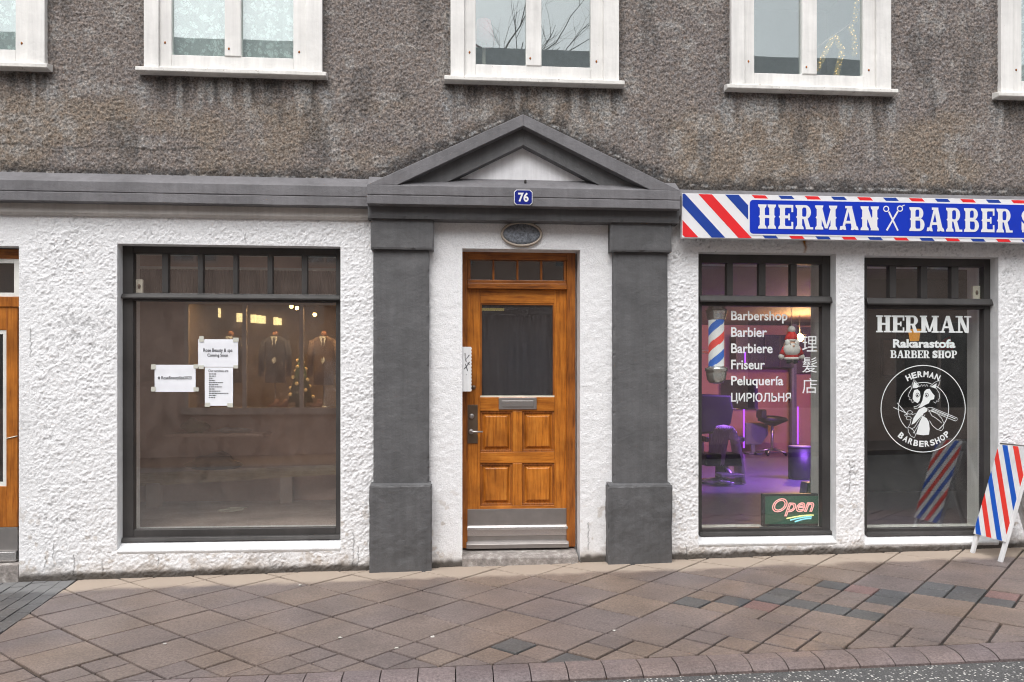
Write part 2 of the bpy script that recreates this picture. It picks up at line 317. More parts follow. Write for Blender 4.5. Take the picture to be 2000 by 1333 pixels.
def rough_box(name, x0, x1, y0, y1, z0, z1, m, parent, amp=.004, cell=.09, res=.016, seed=200):
    nx, ny, nz = [max(1, int(round((b - a) / res))) for a, b in ((x0, x1), (y0, y1), (z0, z1))]
    ids = {}; V = []; Fc = []
    def vid(i, j, k):
        if (i, j, k) not in ids: ids[(i, j, k)] = len(V); V.append((x0 + (x1 - x0) * i / nx, y0 + (y1 - y0) * j / ny, z0 + (z1 - z0) * k / nz))
        return ids[(i, j, k)]
    for i in range(nx):
        for k in range(nz): Fc.append((vid(i, 0, k), vid(i + 1, 0, k), vid(i + 1, 0, k + 1), vid(i, 0, k + 1)))
    for j in range(ny):
        for k in range(nz): Fc.append((vid(0, j + 1, k), vid(0, j, k), vid(0, j, k + 1), vid(0, j + 1, k + 1))); Fc.append((vid(nx, j, k), vid(nx, j + 1, k), vid(nx, j + 1, k + 1), vid(nx, j, k + 1)))
        for i in range(nx): Fc.append((vid(i, j, nz), vid(i + 1, j, nz), vid(i + 1, j + 1, nz), vid(i, j + 1, nz))); Fc.append((vid(i, j + 1, 0), vid(i + 1, j + 1, 0), vid(i + 1, j, 0), vid(i, j, 0)))
    P = np.array(V); a, b = P[:, 0] + P[:, 1] * 1.7, P[:, 2] + P[:, 1] * .6
    D = np.stack([fbm(a, b, cell, seed + 9 * q, 3) - .5 for q in range(3)], 1) * 2 * amp
    ex = np.minimum(P[:, 0] - x0, x1 - P[:, 0]); ez = np.minimum(P[:, 2] - z0, z1 - P[:, 2]); cr = (ex < res * .6) | (ez < res * .6); fr_ = (P[:, 1] < y0 + 1e-6)
    P[:, 1] += np.where(cr & fr_, .004 + .006 * sstep(.62, .75, fbm(a, b, .05, seed + 50, 2)), 0)      # worn, softened front edges
    P += D; mb = MB(); mb.add(P, Fc, m); return mb.build(name, parent, smooth=False)
def pbox(name, px, yf, yb, m, parent=None, bevel=.003):   # pixel rectangle measured on the front face y = yf
    a, b, c, d = PR(*px, Y=yf); return box(name, a, b, yf, yb, c, d, m, parent, bevel)
def clip(poly, a, b, c):            # keep the side a*x + b*z <= c
    out = []
    for i in range(len(poly)):
        p, q = poly[i], poly[(i + 1) % len(poly)]; dp, dq = a * p[0] + b * p[1] - c, a * q[0] + b * q[1] - c
        if dp <= 0: out.append(p)
        if (dp < 0 < dq) or (dq < 0 < dp): t = dp / (dp - dq); out.append((p[0] + t * (q[0] - p[0]), p[1] + t * (q[1] - p[1])))
    return out
def clip_rect(poly, x0, x1, z0, z1):
    for a, b, c in ((1, 0, x1), (-1, 0, -x0), (0, 1, z1), (0, -1, -z0)):
        if len(poly) < 3: return []
        poly = clip(poly, a, b, c)
    return poly

# ------------------------------------------------------------------ lettering (built-in font, turned into meshes)
TXT = {}
def prep(strings):
    obs = []
    for key, s, off, shear, outline in strings:
        c = bpy.data.curves.new('t', 'FONT'); c.body = s; c.size = 1; c.offset = off; c.shear = shear; c.resolution_u = 4
        if outline: c.fill_mode = 'NONE'; c.bevel_depth = outline; c.bevel_resolution = 1
        o = bpy.data.objects.new('t', c); COL.objects.link(o); obs.append((key, o))
    dg = bpy.context.evaluated_depsgraph_get(); dg.update()
    for key, o in obs:
        me = bpy.data.meshes.new_from_object(o.evaluated_get(dg)); co = np.array([v.co[:] for v in me.vertices]); fs = [tuple(p.vertices) for p in me.polygons]
        TXT[key] = (co - co.min(0), fs); c = o.data; bpy.data.objects.remove(o); bpy.data.curves.remove(c); bpy.data.meshes.remove(me)
LINES = ['Barbershop', 'Barbier', 'Barbiere', 'Friseur', 'Peluquería', 'ЦИРЮЛЬНЯ']
SERV = ['Our services are']
prep([(s, s, .018, 0, 0) for s in LINES] + [(s, s, .0, 0, 0) for s in '理髮店'] + [(s, s, .012, 0, 0) for s in SERV] +
     [('76', '76', .03, 0, 0), ('Rakarastofa', 'Rakarastofa', .04, 0, 0), ('rose1', 'Rose Beauty & spa', .012, 0, 0), ('rose2', 'Coming Soon', .012, 0, 0), ('rose3', '# RoseBeautySpa2023', .01, 0, 0), ('Open', 'Open', .0, .35, .028), ('Sg', 'S', .06, 0, 0), ('Og', 'O', .06, 0, 0)] + [('c' + ch, ch, .035, 0, 0) for ch in 'HERMANBSOP'])
def put_text(mb, key, x0, x1, z0, z1, y, m, rot=None):
    co, fs = TXT[key]; ext = co.max(0); v = []
    for p in co:
        x = x0 + p[0] / ext[0] * (x1 - x0); z = z0 + p[1] / ext[1] * (z1 - z0); v.append((x, y - p[2] * (x1 - x0) / ext[0], z))
    mb.add(v, fs, m)
def text_px(name, key, rect, y, m, parent):
    mb = MB(); a, b, c, d = PR(*rect, Y=y); put_text(mb, key, a, b, c, d, y, m); return mb.build(name, parent, smooth=False)

# slab-serif capitals drawn as polygons on a unit-high grid: returns (list of polygons, width)
def arc(cx, cz, r0, r1, rz0, rz1, a0, a1, n=10):
    A = [a0 + (a1 - a0) * i / n for i in range(n + 1)]
    return [[(cx + r1 * math.cos(A[i]), cz + rz1 * math.sin(A[i])), (cx + r1 * math.cos(A[i + 1]), cz + rz1 * math.sin(A[i + 1])), (cx + r0 * math.cos(A[i + 1]), cz + rz0 * math.sin(A[i + 1])), (cx + r0 * math.cos(A[i]), cz + rz0 * math.sin(A[i]))] for i in range(n)]
def glyph(ch, st=.2, western=False):
    P = []; th = .12 if western else .11; sh = .09
    def rect(x0, x1, z0, z1): P.append([(x0, z0), (x1, z0), (x1, z1), (x0, z1)])
    def slab(cx, w, top):
        z = 1 - sh if top else 0
        if western:
            e = 1 if top else 0; s = -1 if top else 1
            P.append([(cx - w / 2, e), (cx - w * .18, e), (cx, e + s * .03), (cx + w * .18, e), (cx + w / 2, e), (cx + w / 2 - .02, e + s * .09), (cx + st / 2, e + s * .16), (cx - st / 2, e + s * .16), (cx - w / 2 + .02, e + s * .09)])
        else: rect(cx - w / 2, cx + w / 2, z, z + sh)
    def stem(cx, z0=0.0, z1=1.0):
        if western: P.append([(cx - st / 2, z0), (cx + st / 2, z0), (cx + st / 2, .44), (cx + st / 2 + .06, .5), (cx + st / 2, .56), (cx + st / 2, z1), (cx - st / 2, z1), (cx - st / 2, .56), (cx - st / 2 - .06, .5), (cx - st / 2, .44)])
        else: rect(cx - st / 2, cx + st / 2, z0, z1)
    sw = st + .17
    l = sw / 2
    if ch == 'H':
        w = .86
        for c in (l, w - l): stem(c); slab(c, sw, 0); slab(c, sw, 1)
        rect(l, w - l, .44, .56)
    elif ch == 'E':
        w = .72; stem(l); slab(l, sw, 0); slab(l, sw, 1)
        rect(l, w, 0, th); rect(l, w, 1 - th, 1); rect(l, w - .16, .44, .56); rect(w - .09, w, 0, .3); rect(w - .09, w, .7, 1); rect(w - .24, w - .16, .36, .64)
    elif ch in 'RBP':
        w = .80; stem(l); slab(l, sw, 0); slab(l, sw, 1); x = l + st / 2
        if ch == 'B':
            for (z0, z1, ww) in ((.5, 1, w - .06), (0, .54, w)):
                h = (z1 - z0) / 2; rr = min(h, ww - x - .02); cx = ww - rr; rect(x, cx, z1 - .1, z1); rect(x, cx, z0, z0 + .1); P.extend(arc(cx, z0 + h, rr - st * .9, rr, h - .1, h, -math.pi / 2, math.pi / 2))
        else:
            h = .29; rr = .27; cx = w - .05 - rr; rect(x, cx, .9, 1); rect(x, cx, .42, .52); P.extend(arc(cx, .71, rr - st * .9, rr, h - .1, h, -math.pi / 2, math.pi / 2))
            if ch == 'R': P.append([(cx - .10, .47), (cx + .10, .47), (w - .06, .0), (w - .28, .0)]); rect(w - .3, w + .06, 0, sh); w += .04
    elif ch == 'M':
        w = 1.08; stem(l); stem(w - l)
        for c in (l, w - l): slab(c, sw, 0); slab(c, sw, 1)
        P.append([(l - st / 2, 1), (l + st * .5, 1), (w / 2 + .06, .05), (w / 2 - .06, .05)]); P.append([(w - l - .07, 1), (w - l + st / 2, 1), (w / 2 + .07, .05), (w / 2 - .03, .05)])
    elif ch == 'N':
        w = .90; rect(l - .06, l + .06, 0, 1); rect(w - l - .06, w - l + .06, 0, 1); slab(l, sw, 0); slab(l, sw, 1); slab(w - l, sw, 1)
        if western: slab(w - l, sw, 0); stem(l); stem(w - l)
        P.append([(l - .1, 1), (l + .14, 1), (w - l + .06, 0), (w - l - .16, 0)])
    elif ch == 'A':
        w = .92; P.append([(.12, .05), (.24, .05), (.52, 1), (.40, 1)]); P.append([(.40, 1), (.60, 1), (.86, .05), (.60, .05)]); rect(.24, .70, .27, .38); slab(.17, .32, 0); slab(.74, .38, 0)
        if western: rect(.28, .62, .9, 1)
    else:
        co, fs = TXT['Sg' if ch == 'S' else 'Og']; e = co.max(0); w = .68 if ch == 'S' else .82
        for f in fs: P.append([(co[i][0] / e[0] * w, co[i][1] / e[1]) for i in f])
        if ch == 'S': rect(w - .12, w - .03, .66, .98); rect(.03, .12, .02, .34)
    return P, w
def slab_word(mb, word, x0, x1, z0, z1, y, m, st=.2, western=False, gap=.07, thick=0):
    gl = [glyph(c, st, western) if c != ' ' else ([], .3) for c in word]; tot = sum(g[1] for g in gl) + gap * (len(word) - 1); k = (x1 - x0) / tot; h = z1 - z0; cx = x0; q = 0
    for P, w in gl:
        for poly in P:
            q += 1; yy = y - (q % 7) * .00012; pts = [(cx + p[0] * k, z0 + p[1] * h) for p in poly]
            n = len(pts); ar = sum(pts[i][0] * pts[(i + 1) % n][1] - pts[(i + 1) % n][0] * pts[i][1] for i in range(n))
            if ar < 0: pts = pts[::-1]
            mb.add([(p[0], yy, p[1]) for p in pts], [tuple(range(n))], m)
        cx += (w + gap) * k
def word_px(name, word, rect, y, m, parent, **kw):
    a, b, c, d = PR(*rect, Y=y); mb = MB(); slab_word(mb, word, a, b, c, d, y, m, **kw); return mb.build(name, parent, smooth=False)

# ------------------------------------------------------------------ numpy noise for wall relief
def vn(x, z, cell, seed):
    rng = np.random.RandomState(seed); tab = rng.rand(512, 512).astype(np.float32); u = x / cell + 100.3; w = z / cell + 77.7
    i = np.floor(u).astype(int); j = np.floor(w).astype(int); a = u - i; b = w - j; a = a * a * (3 - 2 * a); b = b * b * (3 - 2 * b)
    g = lambda p, q: tab[p % 512, q % 512]
    return (g(i, j) * (1 - a) + g(i + 1, j) * a) * (1 - b) + (g(i, j + 1) * (1 - a) + g(i + 1, j + 1) * a) * b
def fbm(x, z, cell, seed, octv=3):
    s = 0; k = 1; n = 0
    for o in range(octv): s = s + k * vn(x, z, cell / 2 ** o, seed + o); n += k; k *= .55
    return s / n
def sstep(a, b, x): t = np.clip((x - a) / (b - a), 0, 1); return t * t * (3 - 2 * t)

def grid_wall(name, X0, X1, Z0, Z1, holes, res, hfun, cfun, mat, parent, xfine, zfine, y=0.0):
    def lines(lo, hi, br, fine):
        br = sorted(set([lo, hi] + [b for b in br if lo < b < hi] + [b for b in fine if lo < b < hi])); out = []
        for a, b in zip(br, br[1:]):
            r = res if (a >= fine[0] - 1e-6 and b <= fine[1] + 1e-6) else .12
            out += list(np.linspace(a, b, max(1, int(math.ceil((b - a) / r))), endpoint=False))
        return np.array(out + [hi])
    xs = lines(X0, X1, [h[0] for h in holes] + [h[1] for h in holes], xfine); zs = lines(Z0, Z1, [h[2] for h in holes] + [h[3] for h in holes], zfine)
    XX, ZZ = np.meshgrid(xs, zs); nx, nz = len(xs), len(zs)
    keep = np.ones((nz - 1, nx - 1), bool); cx = (xs[1:] + xs[:-1]) / 2; cz = (zs[1:] + zs[:-1]) / 2
    edge = np.full(XX.shape, 9.0)
    for h in holes:
        keep &= ~(((cx > h[0]) & (cx < h[1]))[None, :] & ((cz > h[2]) & (cz < h[3]))[:, None])
        dx = np.maximum(np.maximum(h[0] - XX, XX - h[1]), 0); dz = np.maximum(np.maximum(h[2] - ZZ, ZZ - h[3]), 0); edge = np.minimum(edge, np.hypot(dx, dz))
    H = hfun(XX, ZZ) * (.25 + .75 * sstep(0, .03, edge)); C = cfun(XX, ZZ, edge)
    co = np.stack([XX, y - H, ZZ], -1).reshape(-1, 3)
    jj, ii = np.nonzero(keep); b = jj * nx + ii; q = np.stack([b, b + 1, b + nx + 1, b + nx], 1)
    used = np.unique(q); mp = np.full(nx * nz, -1); mp[used] = np.arange(len(used)); q = mp[q]; co = co[used]; C = C.reshape(-1, 3)[used]
    me = bpy.data.meshes.new(name); me.vertices.add(len(co)); me.vertices.foreach_set('co', co.ravel().astype(np.float32))
    me.loops.add(q.size); me.loops.foreach_set('vertex_index', q.ravel().astype(np.int32)); me.polygons.add(len(q)); me.polygons.foreach_set('loop_start', np.arange(0, q.size, 4, dtype=np.int32))
    me.polygons.foreach_set('use_smooth', np.ones(len(q), bool)); me.update(); me.validate()
    at = me.attributes.new('Col', 'FLOAT_COLOR', 'POINT'); at.data.foreach_set('color', np.concatenate([C, np.ones((len(C), 1))], 1).ravel().astype(np.float32))
    me.materials.append(M(mat)); return link(name, me, parent, origin=(0, 0, 0))

# ================================================================== SETTING: ground, road, pavement, kerb
def sheet(name, x0, x1, y0, y1, zf, m):
    v = [(x0, y0, zf(x0, y0)), (x1, y0, zf(x1, y0)), (x1, y1, zf(x1, y1)), (x0, y1, zf(x0, y1))]
    return tag(MB().add(v, [(0, 1, 2, 3)], m).build(name), kind='structure')
sheet('ground', -140, 140, -140, 140, lambda x, y: -1.2 + GB * x * .3 + min(0, y) * .004, 'joint_dirt')
KY0, KY1 = -2.17, -2.345
road_z = lambda x, y: gz(x, KY1) - .040
sheet('road', -40, 40, -9.6, KY1 + .05, road_z, 'asphalt')
far_pavement = sheet('far_pavement', -40, 40, -13.4, -9.6, lambda x, y: road_z(x, 0) + .10, 'slab_brown')
pave = MB()
v = [(x, y, gz(x, y) - .016) for (x, y) in ((-7, KY0 - .02), (13, KY0 - .02), (13, .15), (-7, .15))]
pave.add(v, [(0, 1, 2, 3)], 'joint_dirt'); pavement = tag(pave.build('pavement'), kind='structure')

def paver(poly, m, name, inset=.0075, lift=0.0, tilt=0.0):
    """one slab: chamfered top, sunk skirt; corners in plan, on the pavement plane"""
    c = np.mean(poly, 0); n = len(poly); ta, tb = random.uniform(-tilt, tilt), random.uniform(-tilt, tilt)
    def up(p, h): return (p[0], p[1], gz(p[0], p[1]) + h + lift + ta * (p[0] - c[0]) + tb * (p[1] - c[1]))
    def inn(p, d): q = np.array(p) - c; L = np.linalg.norm(q); return c + q * max(.2, (L - d * 1.42) / L)
    a = [up(inn(p, inset + .0022), 0) for p in poly]; b = [up(inn(p, inset), -.005) for p in poly]; e = [up(inn(p, inset), -.03) for p in poly]
    f = [tuple(range(n))] + [(i, n + i, n + (i + 1) % n, (i + 1) % n) for i in range(n)] + [(n + i, 2 * n + i, 2 * n + (i + 1) % n, n + (i + 1) % n) for i in range(n)]
    return MB().add(a + b + e, [q[::-1] if k else q for k, q in enumerate(f)], m).build(name, pavement)
ANG, TS = R(45.5), .3865
e1 = np.array([math.cos(ANG), math.sin(ANG)]); e2 = np.array([math.sin(ANG), -math.cos(ANG)])
O0 = e1 * (.39 * TS) + e2 * (-.20 * TS)
def cell(p): q = np.array(p[:2]) - O0; return np.array([q @ e1, q @ e2]) / TS
dark = {}
def mark(px, py, m='slab_dark'):
    c = cell(G(px, py)); dark[(int(math.floor(c[0] * 2)), int(math.floor(c[1] * 2)))] = m
for zx, zy in ((400, 310), (240, 380), (620, 340), (150, 440), (370, 475), (600, 515), (1080, 405), (960, 465), (860, 560), (1380, 340), (1560, 365), (1330, 385), (1590, 440), (1740, 450)): mark(1500 + zx / 4, 1060 + zy / 4)
for zx, zy in ((1480, 465), (1690, 465), (110, 780), (480, 870), (20, 850)): mark(1000 + zx / 4, 1060 + zy / 4)
for zx, zy in ((840, 375),): mark(1500 + zx / 4, 1060 + zy / 4, 'slab_red')
for zx, zy in ((1820, 480),): mark(1000 + zx / 4, 1060 + zy / 4, 'slab_red')
mark(1500 + 1730 / 4, 1060 + 385 / 4, 'slab_red')
# slate setts by the left-hand door
SP = [G(-330, 1120)[:2], G(0, 1122)[:2], G(142, 1137)[:2], G(8, 1232)[:2], G(-330, 1470)[:2]]
SP[0][1] = .02; SP[1][1] = .02; SP[2][1] = .02; SP[4] = np.array([SP[3][0] - 1.6, SP[3][1] - .2]); SP[0] = np.array([SP[4][0], .02])
def in_sett(p):
    n = len(SP); ins = False
    for i in range(n):
        a, b = SP[i], SP[(i + 1) % n]
        if (a[1] > p[1]) != (b[1] > p[1]) and p[0] < (b[0] - a[0]) * (p[1] - a[1]) / (b[1] - a[1]) + a[0]: ins = not ins
    return ins
dl = SP[2] - SP[3]; dl = dl / np.linalg.norm(dl); nr = np.array([dl[1], -dl[0]])     # slanting right-hand edge of the sett patch
cedge = float(nr @ SP[2])
def quad(i, j, s): return [tuple(O0 + e1 * (i * s) + e2 * (j * s)), tuple(O0 + e1 * ((i + 1) * s) + e2 * (j * s)), tuple(O0 + e1 * ((i + 1) * s) + e2 * ((j + 1) * s)), tuple(O0 + e1 * (i * s) + e2 * ((j + 1) * s))][::-1]
rp = random.Random(3)
for i in range(-22, 26):
    for j in range(-26, 24):
        q = quad(i, j, TS); cen = np.mean(q, 0); ys = [p[1] for p in q]
        if max(ys) < KY0 or min(ys) > .06 or cen[0] < -5.3 or cen[0] > 6.4: continue
        sub = any((2 * i + a, 2 * j + b) in dark for a in (0, 1) for b in (0, 1)) or min(ys) < KY0 - .01
        pieces = [(quad(2 * i + a, 2 * j + b, TS / 2), dark.get((2 * i + a, 2 * j + b), 'slab_brown')) for a in (0, 1) for b in (0, 1)] if sub else [(q, 'slab_brown')]
        for poly, m in pieces:
            poly = clip(poly, 0, -1, -KY0) if min(p[1] for p in poly) < KY0 else poly
            poly = clip(poly, 0, 1, .08) if len(poly) > 2 else poly
            if len(poly) < 3: continue
            c = np.mean(poly, 0)
            if c[0] < -1.9:
                poly = clip(poly, -nr[0], -nr[1], -cedge - .004) if c[1] > SP[3][1] - .05 or True else poly
                if len(poly) < 3: continue
            ar = abs(sum(poly[k][0] * poly[(k + 1) % len(poly)][1] - poly[(k + 1) % len(poly)][0] * poly[k][1] for k in range(len(poly)))) / 2
            if ar < .0015: continue
            paver(poly, m, 'paving_slab', lift=rp.uniform(-.003, .002), tilt=.006)
sd = np.array([math.cos(R(52)), math.sin(R(52))]); sn = np.array([sd[1], -sd[0]])
sd, sn = dl, nr
for r_ in range(0, 30):
    for k in range(-16, 18):
        o = SP[3] + sn * (-(r_ + 1) * .105) + sd * ((k + (r_ % 2) * .5) * .205)
        poly = [tuple(o), tuple(o + sn * .105), tuple(o + sn * .105 + sd * .205), tuple(o + sd * .205)]
        poly = clip(poly, 0, 1, .05)
        if len(poly) > 2: poly = clip(poly, 0, -1, -KY0)
        if len(poly) < 3: continue
        c = np.mean(poly, 0)
        if c[0] < -5.4: continue
        paver(poly, 'slab_dark', 'sett', .004, rp.uniform(-.004, .003), .02)
kerb = tag(MB().add([(-7, KY0, gz(-7, KY0) - .13), (9, KY0, gz(9, KY0) - .13), (9, KY1, gz(9, KY1) - .13), (-7, KY1, gz(-7, KY1) - .13)], [(0, 1, 2, 3)], 'joint_dirt').build('kerb'), kind='structure')
kx = F(1000, 1300)[0] - .02
for k in range(-20, 24):
    x0 = .02 + k * .189; x1 = x0 + .189 - .005; h = rp.uniform(-.002, .002)
    pr = [(KY0 - .003, 0), (KY0 - .085, 0), (KY0 - .112, -.004), (KY0 - .145, -.014), (KY1, -.030), (KY1, -.14), (KY0 - .003, -.14)]
    n = len(pr); v = [(x, y, gz(x, KY0) + z + h) for x in (x0, x1) for y, z in pr]
    mb = MB().add(v, [tuple(range(n)), tuple(range(2 * n - 1, n - 1, -1))] + [(i, n + i, n + (i + 1) % n, (i + 1) % n) for i in range(n)], 'kerb_concrete')
    mb.build('kerb_stone', kerb, .002)

# ================================================================== THE BUILDING
B = tag(empty('building', (0, 0, 0)), 'street building with grey pebbledash above a white roughcast ground floor', 'building')
WORLD[B] = np.zeros(3)
XL, XR = -5.0, 8.9
def hole(x0, x1, y0, y1): return PR(x0, x1, y0, y1)
hLW = hole(229, 665, 479, 1075); hR1 = hole(1364, 1633, 494, 1062); hR2 = hole(1688, 1950, 501, 1062); hD = hole(903, 1133, 487, 1140); hLD = hole(-262, 37, 479, 1150)
hLD = (hLD[0], hLD[1], -.3, hLD[3]); hD = (hD[0], hD[1], -.3, hD[3])
ZT = F(365, 400)[2] + .03
PX0, PX1 = F(838, 700)[0], F(1200, 700)[0]
rustx = F(1572, 480)[0]
def h_low(X, Z):
    w = .018 * (vn(X, Z, .05, 5) - .5); w2 = .018 * (vn(X, Z, .05, 6) - .5)
    h = .006 * (fbm(X + w, Z + w2, .045, 11, 2) - .35) + .010 * vn(X + .5 * w - .25 * Z, Z + .5 * w2, .0145, 21) ** 1.6 + .0055 * (vn(X, Z + .3 * X, .0095, 25) - .5) + .003 * (fbm(X + w2, Z * 1.3 + w, .026, 27, 2) - .5) + .012 * (fbm(X, Z, .35, 31, 2) - .5) - .001
    jamb = sstep(hLD[1] + .22, hLD[1] + .02, X + .12 * (fbm(X, Z, .2, 37, 2) - .5)) * (X > hLD[1] - .1)      # smoother trowelled strip beside the left-hand door
    h = h * (.34 + .78 * fbm(X, Z, .22, 35, 2)) * (1 - .6 * jamb)
    sm = sstep(PX0 - .03, PX0 + .01, X) * (1 - sstep(PX1 - .01, PX1 + .03, X))
    flat = .006 * (fbm(X, Z, .12, 41, 3) - .5) + .004 * (fbm(X, Z, .03, 43, 2) - .5)
    bot = sstep(.30, .05, Z - (GA + GB * X)) ; h = h + .014 * bot * (fbm(X, Z, .16, 51, 2) - .3)
    return np.maximum(-.006, h * (1 - sm) + flat * sm)
def c_low(X, Z, edge):
    c = np.ones(X.shape + (3,)) * np.array([.85, .855, .868])
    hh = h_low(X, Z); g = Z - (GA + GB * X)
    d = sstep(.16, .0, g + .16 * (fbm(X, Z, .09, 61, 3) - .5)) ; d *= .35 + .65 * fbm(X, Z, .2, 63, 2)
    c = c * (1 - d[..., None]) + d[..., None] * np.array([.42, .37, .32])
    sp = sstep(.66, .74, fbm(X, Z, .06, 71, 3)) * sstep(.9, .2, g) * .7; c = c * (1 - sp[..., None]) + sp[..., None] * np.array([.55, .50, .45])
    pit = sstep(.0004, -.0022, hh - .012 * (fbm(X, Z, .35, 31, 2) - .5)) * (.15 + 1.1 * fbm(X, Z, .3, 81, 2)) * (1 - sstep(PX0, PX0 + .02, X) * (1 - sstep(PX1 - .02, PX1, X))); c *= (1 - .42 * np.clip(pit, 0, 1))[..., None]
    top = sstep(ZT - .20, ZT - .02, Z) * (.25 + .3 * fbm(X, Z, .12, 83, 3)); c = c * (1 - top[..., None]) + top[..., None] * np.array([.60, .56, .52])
    r = np.exp(-((X - rustx - .006 * np.sin(Z * 60)) / .011) ** 2) * sstep(F(1572, 503)[2] - .01, F(1572, 478)[2], Z) * .95
    r += np.exp(-((X - rustx) / .05) ** 2) * sstep(F(1572, 480)[2], F(1572, 470)[2], Z) * .5
    r = np.clip(r, 0, 1); c = c * (1 - r[..., None]) + r[..., None] * np.array([.36, .15, .03])
    for px_, pa, pb in ((145, 1082, 1126), (105, 1060, 1090), (200, 1095, 1128), (90, 1085, 1110), (310, 1085, 1105), (690, 1040, 1105), (700, 1068, 1108), (1340, 1062, 1090), (1150, 1020, 1075), (480, 455, 474), (1660, 900, 960), (60, 640, 700)):
        xa_, za_, zb_2 = F(px_, 900)[0], F(px_, pa)[2], F(px_, pb)[2]
        k_c = np.exp(-((X - xa_ - .03 * (fbm(Z * 1.0, Z * 0 + px_ * .1, .03, 95, 3) - .5)) / .0045) ** 2) * sstep(zb_2 - .005, zb_2 + .01, Z) * sstep(za_ + .005, za_ - .01, Z); c = c * (1 - .62 * k_c[..., None])
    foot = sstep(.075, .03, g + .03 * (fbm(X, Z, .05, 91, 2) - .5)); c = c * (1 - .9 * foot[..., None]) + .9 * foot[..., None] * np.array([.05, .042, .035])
    return c
xf, zfin = (-4.95, 6.5), (-.12, 4.72)
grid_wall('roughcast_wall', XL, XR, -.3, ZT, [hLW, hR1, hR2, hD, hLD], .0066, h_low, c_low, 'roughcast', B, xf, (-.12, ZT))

# upper windows: all alike, measured on the middle one
w2 = lambda px: F(px, 80)[0] - F(880, 80)[0]
UWW = w2(1207); UX = [F(93, 70)[0] - UWW, F(285, 70)[0], F(880, 80)[0], F(1425, 90)[0], F(1948, 95)[0]]
UX.append(UX[4] + (UX[4] - UX[3])); UX.append(UX[5] + (UX[4] - UX[3]))
UZS = 3.795; UTOP = 5.35
holesU = [(x + .06, x + UWW - .06, UZS + .02, UTOP) for x in UX]
def h_up(X, Z): return .008 * (fbm(X, Z, .024, 111, 2) - .3) + .009 * (vn(X, Z, .0125, 114) - .5) + .010 * (fbm(X, Z, .4, 113, 2) - .5)
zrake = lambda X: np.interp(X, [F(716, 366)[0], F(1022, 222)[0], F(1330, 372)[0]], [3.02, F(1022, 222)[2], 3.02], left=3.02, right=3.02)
def c_up(X, Z, edge):
    c = np.ones(X.shape + (3,)) * np.array([.210, .184, .170])
    def blend(m, col):
        nonlocal c
        m = np.clip(m, 0, 1)[..., None]; c = c * (1 - m) + m * np.array(col)
    blend(sstep(.42, .6, fbm(X, Z, .5, 121, 3)) * .45, (.185, .165, .16))
    tan = sstep(3.76, 3.55, Z + .25 * (fbm(X, Z, .3, 123, 3) - .5)) * sstep(.38, .62, fbm(X * .8, Z, .42, 125, 3)); blend(tan * .6, (.235, .190, .145))
    blend(sstep(.60, .72, fbm(X, Z, .13, 127, 3)) * .5, (.31, .295, .28)); blend(sstep(.60, .72, fbm(X, Z * .35, .16, 128, 3)) * .5, (.10, .093, .09))
    for x in UX:      # weathering below and beside each sill: dark wash with pale drips
        a = sstep(x - .10, x + .02, X) * (1 - sstep(x + UWW - .02, x + UWW + .10, X)); dz = UZS - Z
        drip = fbm(X, Z * .12, .055, 131, 2)
        dk = a * sstep(0, .01, dz) * sstep(.10 + .38 * drip, .0, dz) * (.35 + .75 * sstep(.45, .55, drip)); blend(dk * .7, (.06, .057, .054))
        li = a * sstep(0, .04, dz) * sstep(.55, .1, dz) * sstep(.56, .68, fbm(X, Z * .2, .09, 137, 2)); blend(li * .5, (.38, .37, .355))
        for xe, s in ((x - .02, 1), (x + UWW + .02, 1)):
            pale = np.exp(-((X - xe) / .05) ** 2) * sstep(.02, .08, dz) * sstep(.45, .08, dz) * (.3 + fbm(X, Z, .06, 139, 2)); blend(pale * .75, (.34, .335, .33))
            side = np.exp(-((X - xe) / .035) ** 2) * (dz < .05) * (.25 + .6 * fbm(X, Z * .2, .1, 141, 2)); blend(side * .55, (.06, .058, .056))
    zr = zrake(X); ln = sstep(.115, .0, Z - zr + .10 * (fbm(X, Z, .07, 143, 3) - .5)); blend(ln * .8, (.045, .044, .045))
    li = sstep(.012, .0, np.abs(Z - zr - .012) - .004) * sstep(.5, .62, fbm(X, Z, .05, 147, 2)); blend(li * .6, (.4, .39, .38))
    blend(sstep(.012, .004, np.abs(Z - 3.235 - .012 * np.sin(X * 9))) * (X < -1.9) * .5, (.06, .055, .05))
    return c
grid_wall('pebbledash_wall', XL, XR, ZT - .01, 6.4, holesU, .0075, h_up, c_up, 'pebbledash', B, xf, (2.98, 4.72))

# left cornice and the run behind the sign
def cornice(x0, x1, c, name):
    P = .12; zs = [F(c[0], c[1])[2], F(c[0], c[2], -P)[2], F(c[0], c[3], -P)[2], F(c[0], c[4], -P)[2]]
    o = MB().profile_xn([(.0, zs[0]), (-P, zs[1]), (-P, zs[2] + .004), (-P + .007, zs[2]), (-P + .002, zs[2] - .005), (-P + .002, zs[3]), (-P + .03, zs[3] - .002), (.0, zs[3] - .004)], x0, x1, 'cornice_paint').build(name, B, .003)
    n = max(2, int((x1 - x0) / .02)); return o, zs
PL, PRt = F(717, 385, -.2)[0], F(1329, 390, -.2)[0]
co_, zc = cornice(XL, PL - .002, (365, 343, 358, 379, 397), 'cornice')
cornice(PRt + .002, XR, (1660, 377, 390, 410, 428), 'cornice')
# smooth band under the cornice
a = F(365, 398, -.03)[2]; b_ = F(365, 420, -.03)[2]
MB().profile_xn([(.0, a + .04), (-.045, a + .04), (-.045, b_), (-.03, b_ - .012), (.0, b_ - .02)], XL, F(720, 410)[0], 'beige_band').build('fascia', B, .003)
